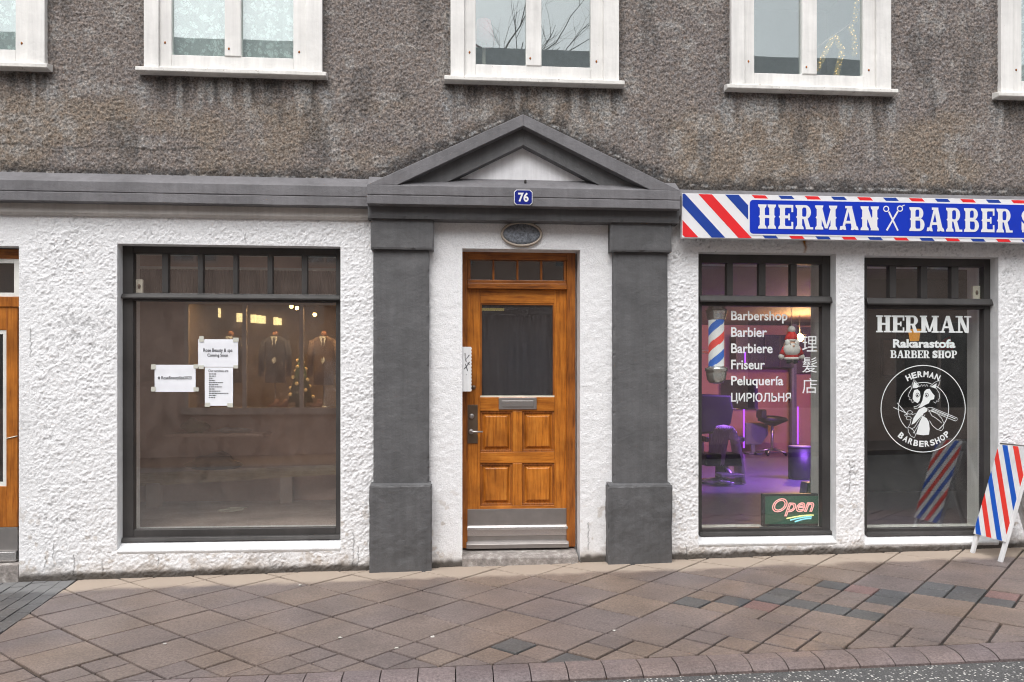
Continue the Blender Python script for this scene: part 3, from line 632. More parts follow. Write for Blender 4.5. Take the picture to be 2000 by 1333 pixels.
# door case: pilasters, frieze, pediment
for nm, xs, cy, sx, px_, py_ in (('l', (724, 847), (428, 487), (729, 838), (721, 843), 945), ('r', (1192, 1312), (434, 492), (1198, 1304), (1188, 1313), 945)):
    x0, x1, z0, z1 = PR(sx[0], sx[1], 485, 955, -.06); sh = rough_box('pilaster', x0, x1, -.06, .02, z0, z1, 'grey_paint', B, .0025, .12, .02, 200 if nm == 'l' else 300)
    x0, x1, z0, z1 = PR(xs[0], xs[1], cy[0], cy[1], -.095); rough_box('capital', x0, x1, -.095, .02, z0, z1 + .01, 'grey_paint', sh, .003, .08, .014, 400)
    x0, x1, z0, z1 = PR(px_[0], px_[1], py_ + 5, 1100, -.105)
    g0 = gz((x0 + x1) / 2, -.1) - .05
    rough_box('plinth', x0, x1, -.105, .02, g0, z1 + .004, 'grey_paint', sh, .006, .10, .014, 500 if nm == 'l' else 600); MB().profile_x([(.02, z1 + .026), (-.05, z1 + .022), (-.098, z1 + .004), (.02, z1 + .003)], x0 + .006, x1 - .006, 'grey_paint').build('plinth_top', sh, .003)
x0, x1, z0, z1 = PR(718, 1327, 404, 431, -.125); rough_box('frieze', x0, x1, -.125, .02, z0, z1 + .012, 'grey_paint', B, .002, .1, .02, 700)
Y = -.2
zb, zc2, zt = F(1022, 403, Y)[2], F(1022, 386, Y)[2], F(1022, 367, Y)[2]
ztb = F(1022, 352, -.06)[2]
ped = MB().profile_xn([(.01, ztb + .004), (-.06, ztb), (Y, zt), (Y, zc2 + .004), (Y + .007, zc2), (Y + .002, zc2 - .005), (Y + .002, zb), (Y + .03, zb - .002), (.01, zb - .002)], PL, PRt, 'cornice_paint').build('pediment', B, .003)
def xz(px, py, Y): p = F(px, py, Y); return (p[0], p[2])
ap_o, ap_i = xz(1022, 223, Y), xz(1022, 246, Y)
lo, li_, ro, ri = xz(717, 367, Y), xz(776, 361, Y), xz(1329, 375, Y), xz(1270, 369, Y)
zb2 = zt + .002
for o_, i_ in ((lo, li_), (ro, ri)):
    MB().prism([(o_[0], zb2), ap_o, ap_i, (i_[0], zb2)], Y + .001, .01, 'cornice_paint').build('rake', ped, .004)
Y2 = -.13
a0, a1 = xz(1022, 243, Y2), xz(1022, 284, Y2)
for s_, pb, pi_ in ((-1, 766, 872), (1, 1278, 1172)):
    zz = F(1022, 360, Y2)[2]; MB().prism([(F(pb, 360, Y2)[0], zz), a0, a1, (F(pi_, 356, Y2)[0], zz)], Y2, .01, 'grey_paint').build('inner_rake', ped, .003)
tp = [xz(868, 358, -.055), xz(1022, 276, -.055), xz(1176, 360, -.055)]
MB().prism(tp, -.055, .012, 'tympanum_white').build('tympanum', ped)
p = F(1026, 356, -.12); MB().rings([(p[0], p[1], p[2] - .02, .008, .008), (p[0], p[1], p[2] + .012, .011, .011), (p[0], p[1], p[2] + .017, .006, .006)], 'dirt_dark', 10).build('bolt', ped)

# upper windows
def upper_window(x, k):
    X = lambda px: x + w2(px)
    f = MB(); zs = UZS
    f.box(X(880), X(907), -.045, .03, zs + .03, UTOP, 'white_frame').box(X(1177), X(1207), -.045, .03, zs + .03, UTOP, 'white_frame').box(X(907), X(1177), -.045, .03, UTOP - .12, UTOP, 'white_frame')
    fr = f.build('window', B, .004)
    yg = F(1040, 131, .0)[2]; zr = F(1040, 158, -.02)[2]
    s = MB(); s.box(X(907), X(929), -.02, .04, zr, UTOP - .12, 'white_frame').box(X(1153), X(1177), -.02, .04, zr, UTOP - .12, 'white_frame').box(X(929), X(1153), -.02, .04, zr, yg, 'white_frame')
    sa = s.build('sash', fr, .004); box('mullion', X(1027), X(1057), -.028, .035, yg, UTOP - .12, 'white_frame', fr, .005)
    box('drip_rail', X(907), X(1177), -.034, -.0205, F(1040, 158, -.03)[2], F(1040, 151, -.03)[2], 'peeling_white', fr, .004)
    MB().profile_xn([(.02, zs + .06), (-.05, zs + .045), (-.085, zs + .034), (-.085, zs + .004), (-.07, zs), (.0, zs)], X(868), X(1216), 'peeling_white').build('sill', fr, .004)
    for a_, b_ in ((929, 1027), (1057, 1153)): box('pane', X(a_) - .004, X(b_) + .004, .008, .012, yg - .004, UTOP - .12, 'upper_glass', fr, 0)
    for px_, dz in ((1035, .055), (1164, .05), (917, .09)):      # rusty screw heads in the sash
        MB().rings([(X(px_), -.0285 if px_ == 1035 else -.0205, yg + dz, .008, .011), (X(px_), -.033 if px_ == 1035 else -.026, yg + dz, .004, .005)], 'rust', 8, axis='y').build('screw', fr)
    # small room behind
    a_, b_ = x - .35, x + UWW + .45
    m = MB(); d = 2.0; z0, z1 = zs - .25, UTOP + .12
    m.add([(a_, .05, z0), (b_, .05, z0), (b_, d, z0), (a_, d, z0), (a_, .05, z1), (b_, .05, z1), (b_, d, z1), (a_, d, z1)], [(0, 1, 2, 3), (7, 6, 5, 4), (0, 3, 7, 4), (2, 1, 5, 6), (3, 2, 6, 7)], 'room_green'); m.build('room', fr, smooth=False)
    if k in (0, 1, 4, 5, 6):
        c = MB(); n = 70
        for (u0, u1) in ((X(910), X(1174)),):
            vv = []; ff = []
            for i in range(n + 1):
                xx = u0 + (u1 - u0) * i / n; yy = .085 + .012 * math.sin(i * .9) + .006 * math.sin(i * 2.3 + k)
                vv += [(xx, yy, yg - .1), (xx, yy + .004, UTOP - .1)]
            for i in range(n): ff.append((2 * i, 2 * i + 2, 2 * i + 3, 2 * i + 1))
            c.add(vv, ff, 'lace')
        c.build('lace_curtain', fr, smooth=True)
    return fr
for k, x in enumerate(UX): upper_window(x, k)

# shop windows
def reveal(h, depth, parent, m='white_plaster', sill_drop=.09, inner=None):
    x0, x1, z0, z1 = h
    b = MB(); y0 = -.002
    b.box(x0 - .03, x0, y0 + .004, depth, z0, z1, m).box(x1, x1 + .03, y0 + .004, depth, z0, z1, m).box(x0 - .03, x1 + .03, y0 + .004, depth, z1, z1 + .03, m)
    b.build('reveal', parent, smooth=False)
    MB().profile_xn([(-.012, z0), (-.008, z0 + .012), (depth + .02, z0 + sill_drop), (depth + .02, z0 - .05), (-.004, z0 - .02)], x0 - .0, x1 + .0, m).build('sill', parent, .004)
def shop_window(name, h, fr, bar, panes_t, yt, big, m_glass, inner_depth, drop):
    Y = .10; x0, x1, z0, z1 = PR(fr[0], fr[1], fr[2], fr[3], Y); bx0, bx1, bz0, bz1 = PR(big[0], big[1], big[2], big[3], Y); _, _, tz0, tz1 = PR(fr[0], fr[1], yt[0], yt[1], Y); _, _, kz0, kz1 = PR(fr[0], fr[1], bar[0], bar[1], Y)
    f = MB(); L = min(bx0, F(panes_t[0][0], 540, Y)[0]); Rr = bx1
    f.box(x0 - .01, bx0, Y, Y + .07, z0, z1 + .02, 'dark_frame').box(bx1, x1 + .01, Y, Y + .07, z0, z1 + .02, 'dark_frame')
    f.box(bx0, bx1, Y + .001, Y + .07, z0, bz0, 'dark_frame').box(bx0, bx1, Y + .001, Y + .07, tz1, z1 + .02, 'dark_frame').box(bx0, bx1, Y + .001, Y + .07, bz1, tz0, 'dark_frame')
    w = f.build(name, B, .004)
    MB().profile_x([(Y + .02, kz1), (Y - .02, kz1 - .006), (Y - .04, kz0 + .012), (Y - .04, kz0), (Y + .02, kz0)], x0 - .004, x1 + .004, 'dark_frame').build('transom_bar', w, .003)
    MB().profile_x([(Y + .02, z0 + .028), (Y - .025, z0 + .02), (Y - .035, z0 - .008), (Y + .02, z0 - .012)], x0 - .004, x1 + .004, 'dark_frame').build('bottom_rail', w, .003)
    pt = [(F(a, 540, Y)[0], F(b, 540, Y)[0]) for a, b in panes_t]
    for (a, b), (c, d) in zip(pt, pt[1:]): box('mullion', b, c, Y + .003, Y + .06, tz0, tz1, 'dark_frame', w, .004)
    e = [(bx0, pt[0][1])] + pt[1:-1] + [(pt[-1][0], bx1)]
    for a, b in e: box('pane', a - .003, b + .003, Y + .030, Y + .034, tz0 - .003, tz1 + .003, m_glass, w, 0)
    box('pane', bx0 - .003, bx1 + .003, Y + .030, Y + .036, bz0 - .003, bz1 + .003, m_glass, w, 0)
    reveal(h, Y + .02, w, sill_drop=drop)
    i = MB(); d0, d1 = Y + .07, Y + .07 + inner_depth       # inner reveal of the thick wall
    q = .012
    i.box(bx0 - .05, bx0 - q, d0, d1, bz0 - .04, tz1 + .05, 'cream').box(bx1 + q, bx1 + .05, d0, d1, bz0 - .04, tz1 + .05, 'cream').box(bx0 - .05, bx1 + .05, d0, d1, bz0 - .05, bz0 - .006, 'cream').box(bx0 - .05, bx1 + .05, d0, d1, tz1 + .012, tz1 + .06, 'cream')
    i.build('inner_reveal', w, smooth=False)
    return w, (bx0, bx1, bz0, bz1, tz0, tz1)
LW, lwb = shop_window('shop_window', hLW, (241, 664, 484, 1053), (575, 586), [(262, 316), (328, 386), (396, 455), (464, 522), (532, 589), (600, 656)], (497, 574), (260, 656, 589, 1033), 'dusty_haze_glass', .10, .085)
RW1, r1b = shop_window('shop_window', hR1, (1366, 1622, 500, 1043), (578, 592), [(1372, 1420), (1432, 1483), (1496, 1545), (1557, 1606)], (515, 578), (1371, 1606, 598, 1032), 'glass', .17, .075)
RW2, r2b = shop_window('shop_window', hR2, (1691, 1938, 507, 1043), (583, 597), [(1695, 1738), (1751, 1799), (1812, 1859), (1873, 1922)], (520, 583), (1694, 1922, 603, 1032), 'glass', .17, .075)

# rooms behind the shop windows and the door (inside faces only)
def room(name, x0, x1, y0, y1, z0, z1, mw, mf, mc, parent=B, mb_=None):
    v = [(x0, y0, z0), (x1, y0, z0), (x1, y1, z0), (x0, y1, z0), (x0, y0, z1), (x1, y0, z1), (x1, y1, z1), (x0, y1, z1)]
    m = MB(); m.add(v, [(0, 1, 2, 3)], mf); m.add(v, [(7, 6, 5, 4)], mc); m.add(v, [(0, 3, 7, 4), (2, 1, 5, 6)], mw); m.add(v, [(3, 2, 6, 7)], mb_ or mw); return m.build(name, parent, smooth=False)
LFZ = lwb[2] - .03
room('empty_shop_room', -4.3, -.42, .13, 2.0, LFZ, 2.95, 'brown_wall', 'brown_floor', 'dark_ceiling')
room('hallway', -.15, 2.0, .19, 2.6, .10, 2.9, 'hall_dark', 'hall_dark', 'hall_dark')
BFZ = .165
box('baffle', 4.55, 8.6, 3.0, 3.1, BFZ, 2.75, 'baffle_dark', B, 0)  # added screen: keeps the right pane's view dark and holds back purple light
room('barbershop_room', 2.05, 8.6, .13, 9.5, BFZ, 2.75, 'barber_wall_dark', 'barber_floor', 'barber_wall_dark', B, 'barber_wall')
sh_ = MB(); v = [(XL, 0, -1.1), (XR, 0, -1.1), (XR, 10, -1.1), (XL, 10, -1.1), (XL, 0, 6.4), (XR, 0, 6.4), (XR, 10, 6.4), (XL, 10, 6.4)]
sh_.add(v, [(4, 5, 6, 7), (0, 3, 7, 4), (1, 5, 6, 2), (2, 6, 7, 3)], 'hall_dark'); sh_.build('rear_shell', B, smooth=False)

# ------------------------------------------------------------------ front door
def frustum(mb, x0, x1, z0, z1, yb, yf, s, m):
    v = [(x0, yb, z0), (x1, yb, z0), (x1, yb, z1), (x0, yb, z1), (x0 + s, yf, z0 + s), (x1 - s, yf, z0 + s), (x1 - s, yf, z1 - s), (x0 + s, yf, z1 - s)]
    mb.add(v, [(4, 5, 6, 7), (0, 1, 5, 4), (1, 2, 6, 5), (2, 3, 7, 6), (3, 0, 4, 7)], m)
YF, YD = .15, .18
Xd = lambda px, Y=YD: F(px, 800, Y)[0]
Zd = lambda py, Y=YD: F(1010, py, Y)[2]
door = MB()
for a, b in ((908, 938), (1083, 1110)): door.box(Xd(a), Xd(b), YD, YD + .045, Zd(1056), Zd(566), 'oak_vertical')
for a, b in ((566, 593), (776, 803), (883, 905), (988, 1056)): door.box(Xd(938), Xd(1083), YD + .001, YD + .044, Zd(b), Zd(a), 'oak_horizontal')
door.box(Xd(1001), Xd(1020), YD + .002, YD + .043, Zd(988), Zd(905), 'oak_vertical').box(Xd(1001), Xd(1020), YD + .002, YD + .043, Zd(883), Zd(803), 'oak_vertical')
door = door.build('door', B, .003)
for x0, x1 in ((938, 1001), (1020, 1083)):
    for y0, y1 in ((803, 883), (905, 988)):
        m = MB(); X0, X1, Z0, Z1 = Xd(x0), Xd(x1), Zd(y1), Zd(y0); m.box(X0, X1, YD + .026, YD + .036, Z0, Z1, 'oak_vertical'); frustum(m, X0 + .028, X1 - .028, Z0 + .028, Z1 - .028, YD + .026, YD + .008, .018, 'oak_vertical')
        for (a, b, c, d) in ((X0, X1, Z0, Z0 + .016), (X0, X1, Z1 - .016, Z1), (X0, X0 + .016, Z0 + .016, Z1 - .016), (X1 - .016, X1, Z0 + .016, Z1 - .016)): m.box(a, b, YD + .010, YD + .027, c, d, 'oak_frame')
        m.build('panel', door, .003, smooth=False)
box('pane', Xd(937), Xd(1084), YD + .018, YD + .024, Zd(777), Zd(592), 'dotted_glass', door, 0)
m = MB()
for (a, b, c, d) in ((938, 1083, 593, 596), (938, 1083, 773, 776)): m.box(Xd(a), Xd(b), YD + .006, YD + .018, Zd(d), Zd(c), 'ivory' if c > 700 else 'oak_frame_h')
for (a, b) in ((938, 941), (1080, 1083)): m.box(Xd(a), Xd(b), YD + .006, YD + .018, Zd(773), Zd(596), 'oak_frame')
m.build('glazing_bead', door)
lp = box('letter_plate', Xd(974), Xd(1048), YD - .010, YD + .001, Zd(800), Zd(777), 'steel', door, .003); box('flap', Xd(980), Xd(1042), YD - .016, YD - .0101, Zd(795), Zd(783), 'steel', door, .003)
box('kick_plate', Xd(913), Xd(1107), YD - .004, YD - .0001, Zd(1056), Zd(994), 'steel', door, .001)
MB().profile_x([(YD - .004, Zd(1026)), (YD - .03, Zd(1029)), (YD - .034, Zd(1033)), (YD - .012, Zd(1034)), (YD - .01, Zd(1046)), (YD - .004, Zd(1046))], Xd(912), Xd(1108), 'steel_bright').build('weather_bar', door, .001)
box('lock_plate', Xd(911), Xd(933), YD - .008, YD, Zd(866), Zd(791), 'bronze', door, .002)
c = (Xd(921), YD, Zd(813)); MB().rings([(c[0], YD - .008, c[2], .022, .022), (c[0], YD - .02, c[2], .020, .020), (c[0], YD - .024, c[2], .012, .012)], 'steel', 18, axis='y').build('lock_cylinder', door)
c = (Xd(920), YD, Zd(843)); MB().rings([(c[0], YD - .008, c[2], .022, .022), (c[0], YD - .022, c[2], .018, .018), (c[0], YD - .024, c[2], .010, .010)], 'steel', 18, axis='y').tube([(c[0], YD - .02, c[2]), (c[0], YD - .055, c[2]), (c[0] + .015, YD - .062, c[2]), (c[0] + .095, YD - .06, c[2] + .001)], [.009, .009, .009, .007], 'steel', 10).build('handle', door)
c = (Xd(925), YD, Zd(757)); MB().rings([(c[0], YD, c[2], .018, .018), (c[0], YD - .012, c[2], .016, .016)], 'bronze', 14, axis='y').build('door_viewer', door)
fr = MB(); Xf = lambda px: F(px, 800, YF)[0]; Zf = lambda py: F(1010, py, YF)[2]
fr.box(Xf(898), Xf(913), YF, YF + .10, Zf(1070), Zf(490), 'oak_frame').box(Xf(1107), Xf(1124), YF, YF + .10, Zf(1070), Zf(490), 'oak_frame').box(Xf(913), Xf(1107), YF + .001, YF + .10, Zf(508), Zf(490), 'oak_frame_h')
fr.box(Xf(913), Xf(1107), YF - .012, YF + .10, Zf(565), Zf(554), 'oak_frame_h').box(Xf(913), Xf(1107), YF + .012, YF + .10, Zf(554), Zf(547), 'oak_frame_h').box(Xf(913), Xf(919), YF + .012, YF + .08, Zf(547), Zf(508), 'oak_frame').box(Xf(1102), Xf(1107), YF + .012, YF + .08, Zf(547), Zf(508), 'oak_frame')
dfr = fr.build('door_frame', B, .004)
for a, b in ((962, 966), (1009, 1013), (1055.6, 1060)): box('mullion', Xf(a), Xf(b), YF + .012, YF + .06, Zf(547), Zf(508), 'oak_frame', dfr, .003)
for a, b in ((919, 962), (966, 1009), (1013, 1055.6), (1060, 1102)): box('pane', Xf(a) - .002, Xf(b) + .002, YF + .034, YF + .038, Zf(547), Zf(508), 'glass', dfr, 0)
MB().profile_x([(YF + .09, Zf(1055)), (YF - .008, Zf(1058)), (YF - .03, Zf(1062)), (YF - .03, Zf(1070)), (YF + .09, Zf(1070))], Xf(911), Xf(1110), 'steel').build('threshold', dfr, .002)
m = MB(); x0, x1, z0, z1 = hD
m.box(x0 - .03, x0, .004, .26, z0, z1, 'white_plaster').box(x1, x1 + .03, .004, .26, z0, z1, 'white_plaster').box(x0 - .03, x1 + .03, .004, .26, z1, z1 + .03, 'white_plaster').box(Xf(1124), x1 - .001, YF + .05, .26, z0, z1 - .001, 'white_plaster').box(x0 + .001, Xf(898), YF + .05, .26, z0, z1 - .001, 'white_plaster').build('reveal', dfr, smooth=False)
zs_ = F(1010, 1088, -.012)[2]; x0 = F(903, 1090, 0)[0]; x1 = F(1129, 1090, 0)[0]
MB().profile_xn([(.26, Zf(1070) - .002), (.05, zs_ + .012), (-.006, zs_), (-.014, zs_ - .012), (-.016, -.1), (.26, -.1)], x0, x1, 'step_stone').build('step', B, .006)
m = MB(); vv = []; n = 90; xa, xb = Xd(925), Xd(1100)
for i in range(n + 1):
    t = i / n; xx = xa + (xb - xa) * t; yy = .34 + .012 * math.sin(t * 21) + .006 * math.sin(t * 57 + 1); vv += [(xx, yy, Zd(790)), (xx, yy + .01, Zd(612))]
m.add(vv, [(2 * i, 2 * i + 2, 2 * i + 3, 2 * i + 1) for i in range(n)], 'net_curtain'); m.build('net_curtain', door, smooth=True)
a, b = F(930, 602, 2.2), F(985, 606, 2.2); hl = box('hall_light', a[0], b[0], 2.2, 2.3, b[2], a[2], 'hall_lamp', None, 0); tag(hl, 'pale yellow strip light in the hall behind the door glass', 'strip light')
# left-hand door at the edge of the picture
YA = .10; x0, x1 = hLD[0], F(34, 800, YA)[0]; Za = lambda py: F(20, py, YA)[2]; Xa = lambda px: F(px, 800, YA)[0]
m = MB().box(Xa(12), x1, YA, YA + .05, Za(1030), Za(600), 'teak_vertical').box(x0, x0 + .12, YA, YA + .05, Za(1030), Za(600), 'teak_vertical').box(x0 + .12, Xa(12), YA + .001, YA + .05, Za(645), Za(600), 'teak_vertical').box(x0 + .12, Xa(12), YA + .001, YA + .05, Za(1030), Za(950), 'teak_vertical')
ld = m.build('door', B, .004); box('pane', x0 + .12, Xa(12), YA + .02, YA + .026, Za(950), Za(645), 'glass', ld, 0)
m = MB()
for (a, b, c, d) in ((Xa(5), Xa(12), 950, 645), (x0 + .12, Xa(5), 950, 942), (x0 + .12, Xa(5), 653, 645)): m.box(a, b, YA + .006, YA + .02, Za(c), Za(d), 'cream')
m.build('glazing_bead', ld)
ldf = MB().box(x0, x1 + .02, YA - .01, YA + .06, Za(600), Za(580), 'teak_vertical').box(x0, x1 + .02, YA - .005, YA + .06, Za(506), Za(487), 'oak_frame_h').box(Xa(27), x1 + .02, YA, YA + .05, Za(580), Za(506), 'cream').build('door_frame', B, .004)
m = MB().box(x0, Xa(27), YA + .004, YA + .04, Za(580), Za(572), 'cream').box(x0, Xa(27), YA + .004, YA + .04, Za(514), Za(506), 'cream'); m.build('transom_frame', ldf)
box('pane', x0, Xa(27), YA + .02, YA + .024, Za(572), Za(514), 'glass', ldf, 0)
box('kick_plate', x0, x1, YA, YA + .05, Za(1076), Za(1031), 'steel', ld, .002); box('threshold', x0, x1, YA - .03, YA + .05, Za(1096), Za(1077), 'steel_bright', ldf, .004)
box('step', x0, hLD[1] - .002, -.004, .2, -.2, Za(1098), 'step_stone', B, .006)
m = MB(); m.box(hLD[1], hLD[1] + .03, .004, .2, -.3, hLD[3], 'white_plaster').box(hLD[0] - .03, hLD[1] + .03, .004, .2, hLD[3], hLD[3] + .03, 'white_plaster'); m.build('reveal', ldf, smooth=False)
MB().tube([(Xa(12), YA - .004, Za(857)), (Xa(34), YA - .004, Za(852))], .004, 'ivory').build('door_chain', ld)
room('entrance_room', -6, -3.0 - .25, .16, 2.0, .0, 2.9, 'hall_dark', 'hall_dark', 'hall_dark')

# ------------------------------------------------------------------ things fixed to the front
x0, x1, z0, z1 = PR(1004, 1040, 371, 401, -.212)
m = MB(); s = .018; poly = [(x0 + s, z0), (x1 - s, z0), (x1, z0 + s), (x1, z1 - s), (x1 - s, z1), (x0 + s, z1), (x0, z1 - s), (x0, z0 + s)]
m.prism(poly, -.212, -.2005, 'sign_white'); q = [((p[0] - (x0 + x1) / 2) * .93 + (x0 + x1) / 2, (p[1] - (z0 + z1) / 2) * .92 + (z0 + z1) / 2) for p in poly]; m.prism(q, -.2135, -.2121, 'enamel_blue')
np_ = m.build('house_number_plate', smooth=False); tag(np_, 'blue enamel house number plate reading 76 on the grey pediment', 'number plate')
m = MB(); put_text(m, '76', x0 + .032, x1 - .03, z0 + .024, z1 - .022, -.2142, 'sign_white'); m.build('digits', np_, smooth=False)
x0, x1, z0, z1 = PR(978, 1060, 432, 482, -.03); cx, cz, rx, rz = (x0 + x1) / 2, (z0 + z1) / 2, (x1 - x0) / 2, (z1 - z0) / 2
pl = MB().rings([(cx, .0, cz, rx, rz), (cx, -.022, cz, rx, rz), (cx, -.026, cz, rx - .012, rz - .012), (cx, -.016, cz, rx - .02, rz - .02)], 'tan_rim', 48, axis='y').build('oval_plaque')
tag(pl, 'oval grey metal plaque with a tan rim above the wooden door', 'plaque'); MB().rings([(cx, -.015, cz, rx - .019, rz - .019), (cx, -.0185, cz, rx - .021, rz - .021), (cx, -.020, cz, rx - .04, rz - .04)], 'plaque_metal', 48, axis='y').build('face', pl)
x0, x1, z0, z1 = PR(903, 920, 678, 765, .03)
m = MB(); n = 26; edge = [(x1 + (.006 if i % 2 else .0), z0 + (z1 - z0) * i / n) for i in range(n + 1)]; m.prism([(x0, z0)] + edge + [(x0, z1)], .02, .045, 'white_board')
ib = m.build('entry_board', smooth=False); tag(ib, 'narrow white board with black scrawl on the left jamb of the wooden door', 'board')
m = MB(); U = lambda a, b: (x0 + a * (x1 - x0), z0 + b * (z1 - z0))
for st in ([(.3, .86), (.35, .7), (.8, .82)], [(.4, .7), (.45, .66)], [(.2, .5), (.7, .62), (.55, .64)], [(.35, .62), (.6, .46)], [(.8, .6), (.7, .64), (.85, .66)], [(.45, .38), (.5, .38)]): m.ribbon([U(*p) for p in st], .006, .0185, 'ink')
m.build('scrawl', ib, smooth=False); box('back_plate', x0, x1, .045, .16, z0 + .01, z1 - .01, 'white_board', ib, .002)

# sign
YS = -.15; zt_, zb_ = F(1600, 383, YS)[2], F(1600, 468.5, YS)[2]; sx0, sx1 = F(1332, 420, YS)[0], F(2225, 420, YS)[0]
sg = box('shop_sign', sx0, sx1, YS, YS + .045, zb_, zt_, 'sign_white', None, .002); tag(sg, 'long white shop sign reading HERMAN BARBER with red and blue stripes', 'sign')
for k in (0, 1, 2): box('bracket', sx0 + .25 + k * 1.7, sx0 + .29 + k * 1.7, YS + .045, .01, zb_ + .06, zb_ + .1, 'dirt_dark', sg, 0)
per = F(1332 + 52.5, 380, YS)[0] - sx0; wid = per * .5; shf = (zt_ - zb_) * .95; mg = .004
mr, mbl = MB(), MB()
for k in range(-4, 22):
    xa = sx0 + F(1363, 380, YS)[0] - F(1332, 380, YS)[0] + k * per
    p = clip_rect([(xa, zt_), (xa + wid, zt_), (xa + wid + shf, zb_), (xa + shf, zb_)], sx0 + mg, sx1 - mg, zb_ + mg, zt_ - mg)
    if len(p) > 2: (mr if k % 2 == 0 else mbl).prism(p, YS - .0012, YS - .0002, 'sign_red' if k % 2 == 0 else 'sign_navy')
mr.build('red_stripes', sg, smooth=False); mbl.build('blue_stripes', sg, smooth=False)
def rrect(x0, x1, z0, z1, r):
    P = []
    for cx, cz, a in ((x1 - r, z1 - r, 0), (x0 + r, z1 - r, 90), (x0 + r, z0 + r, 180), (x1 - r, z0 + r, 270)):
        for i in range(5): t = R(a + i * 22.5); P.append((cx + r * math.cos(t), cz + r * math.sin(t)))
    return P
bz1, bz0 = F(1600, 393.5, YS)[2], F(1600, 459, YS)[2]; bx0 = F(1464, 420, YS)[0]; bx1 = sx1 - (bx0 - sx0)
MB().prism(rrect(bx0 - .012, bx1 + .012, bz0 - .012, bz1 + .012, .035), YS - .0026, YS - .0014, 'sign_white').build('panel_border', sg, smooth=False)
MB().prism(rrect(bx0, bx1, bz0, bz1, .028), YS - .004, YS - .0028, 'sign_blue').build('name_panel', sg, smooth=False)
lz1, lz0 = F(1600, 402, YS)[2], F(1600, 449, YS)[2]
YT = YS - .0055
for w_, a, b in (('HERMAN', 1480, 1716), ('BARBER', 1775, 1976), ('SHOP', 1994, 2130)):
    m = MB(); slab_word(m, w_, F(a, 425, YS)[0], F(b, 425, YS)[0], lz0, lz1, YT, 'sign_white', st=.24, western=True, gap=.10); m.build('lettering', sg, smooth=False)
m = MB(); sx = lambda px: F(px, 425, YS)[0]; sz = lambda py: F(1743, py, YS)[2]
for (a, b) in (((1735, 414), (1753, 451)), ((1753, 413), (1731, 451))):
    m.ribbon([(sx(a[0]), sz(a[1])), (sx((a[0] + b[0]) / 2), sz((a[1] + b[1]) / 2)), (sx(b[0]), sz(b[1]))], .014, YT - (.0003 if a[0] > 1740 else 0), 'sign_white')
for c in ((1730, 409), (1757, 408)):
    m.ribbon([(sx(c[0]) + .021 * math.cos(t), sz(c[1]) + .021 * math.sin(t)) for t in np.linspace(0, 2 * math.pi, 17)[:-1]], .009, YT - .0006, 'sign_white', True)
m.ribbon([(sx(1759), sz(404)), (sx(1766), sz(401))], .008, YT - .0008, 'sign_white'); m.build('scissors_mark', sg, smooth=False)

# ------------------------------------------------------------------ lettering on the panes
YG = .1285
for k, s in enumerate(LINES):
    base = 627 + k * 31.7; w = [110, 70, 81, 66, 102, 117][k]; top = base - 19 if s != 'ЦИРЮЛЬНЯ' else base - 18; bot = base + (5 if ('p' in s or 'q' in s) else 0)
    if s == 'ЦИРЮЛЬНЯ': bot += 3; 
    if s == 'Peluquería': top -= 0
    text_px('lettering', s, (1428, 1428 + w, top, bot), YG, 'white_vinyl', RW1)
for k, s in enumerate('理髮店'): text_px('lettering', s, (1567, 1596, 657 + k * 41, 687 + k * 41), YG, 'white_vinyl', RW1)
word_px('lettering', 'HERMAN', (1711, 1897, 617, 650), YG, 'white_vinyl', RW2, st=.24, gap=.02)
text_px('lettering', 'Rakarastofa', (1744, 1866, 663, 680), YG, 'white_vinyl', RW2); word_px('lettering', 'BARBER SHOP', (1739, 1870, 685, 700), YG, 'white_vinyl', RW2, st=.25, gap=.03)
em = MB(); K = 280 / 1244.0
def E(zx, zy): p = F(1680 + zx * K, 600 + zy * K, YG); return (p[0], p[2])
ecx, ecz = E(548, 883); erx = E(912, 883)[0] - ecx; erz = E(548, 507)[1] - ecz
em.ribbon([(ecx + erx * math.cos(t), ecz + erz * math.sin(t)) for t in np.linspace(0, 2 * math.pi, 73)[:-1]], .007, YG, 'white_vinyl', True)
icx, icz = E(550, 882); irx = E(768, 882)[0] - icx; irz = E(550, 655)[1] - icz
em.ribbon([(icx + irx * math.cos(t), icz + irz * math.sin(t)) for t in np.linspace(R(62), R(-52), 30)], .0055, YG, 'white_vinyl'); em.ribbon([(icx + irx * math.cos(t), icz + irz * math.sin(t)) for t in np.linspace(R(120), R(228), 28)], .0055, YG, 'white_vinyl'); em.ribbon([(icx + irx * math.cos(t), icz + irz * math.sin(t)) for t in np.linspace(R(72), R(108), 10)], .0055, YG, 'white_vinyl')
em.build('emblem_rings', RW2, smooth=False)
def arc_text(word, a0, a1, rr, hgt, top):
    m = MB(); n = len(word)
    for i, ch in enumerate(word):
        a = R(a0 + (a1 - a0) * (i + .5) / n); co, fs = TXT['c' + ch]; e = co.max(0); w = abs(R(a1 - a0)) * rr / n * .84; ca, sa = math.cos(a), math.sin(a); vv = []
        for p in co:
            u = (p[0] / e[0] - .5) * w; h = (p[1] / e[1] - .5) * hgt
            if top: x = (rr + h) * ca + u * sa; z = (rr + h) * sa - u * ca
            else: x = (rr - h) * ca - u * sa; z = (rr - h) * sa + u * ca
            vv.append((ecx + x, YG, ecz + z * erz / erx))
        m.add(vv, fs, 'white_vinyl')
    m.build('lettering', RW2, smooth=False)
arc_text('HERMAN', 121, 60, erx * .80, .052, True); arc_text('BARBERSHOP', 225, 318, erx * .81, .052, False)
fx = MB(); yq = [YG]
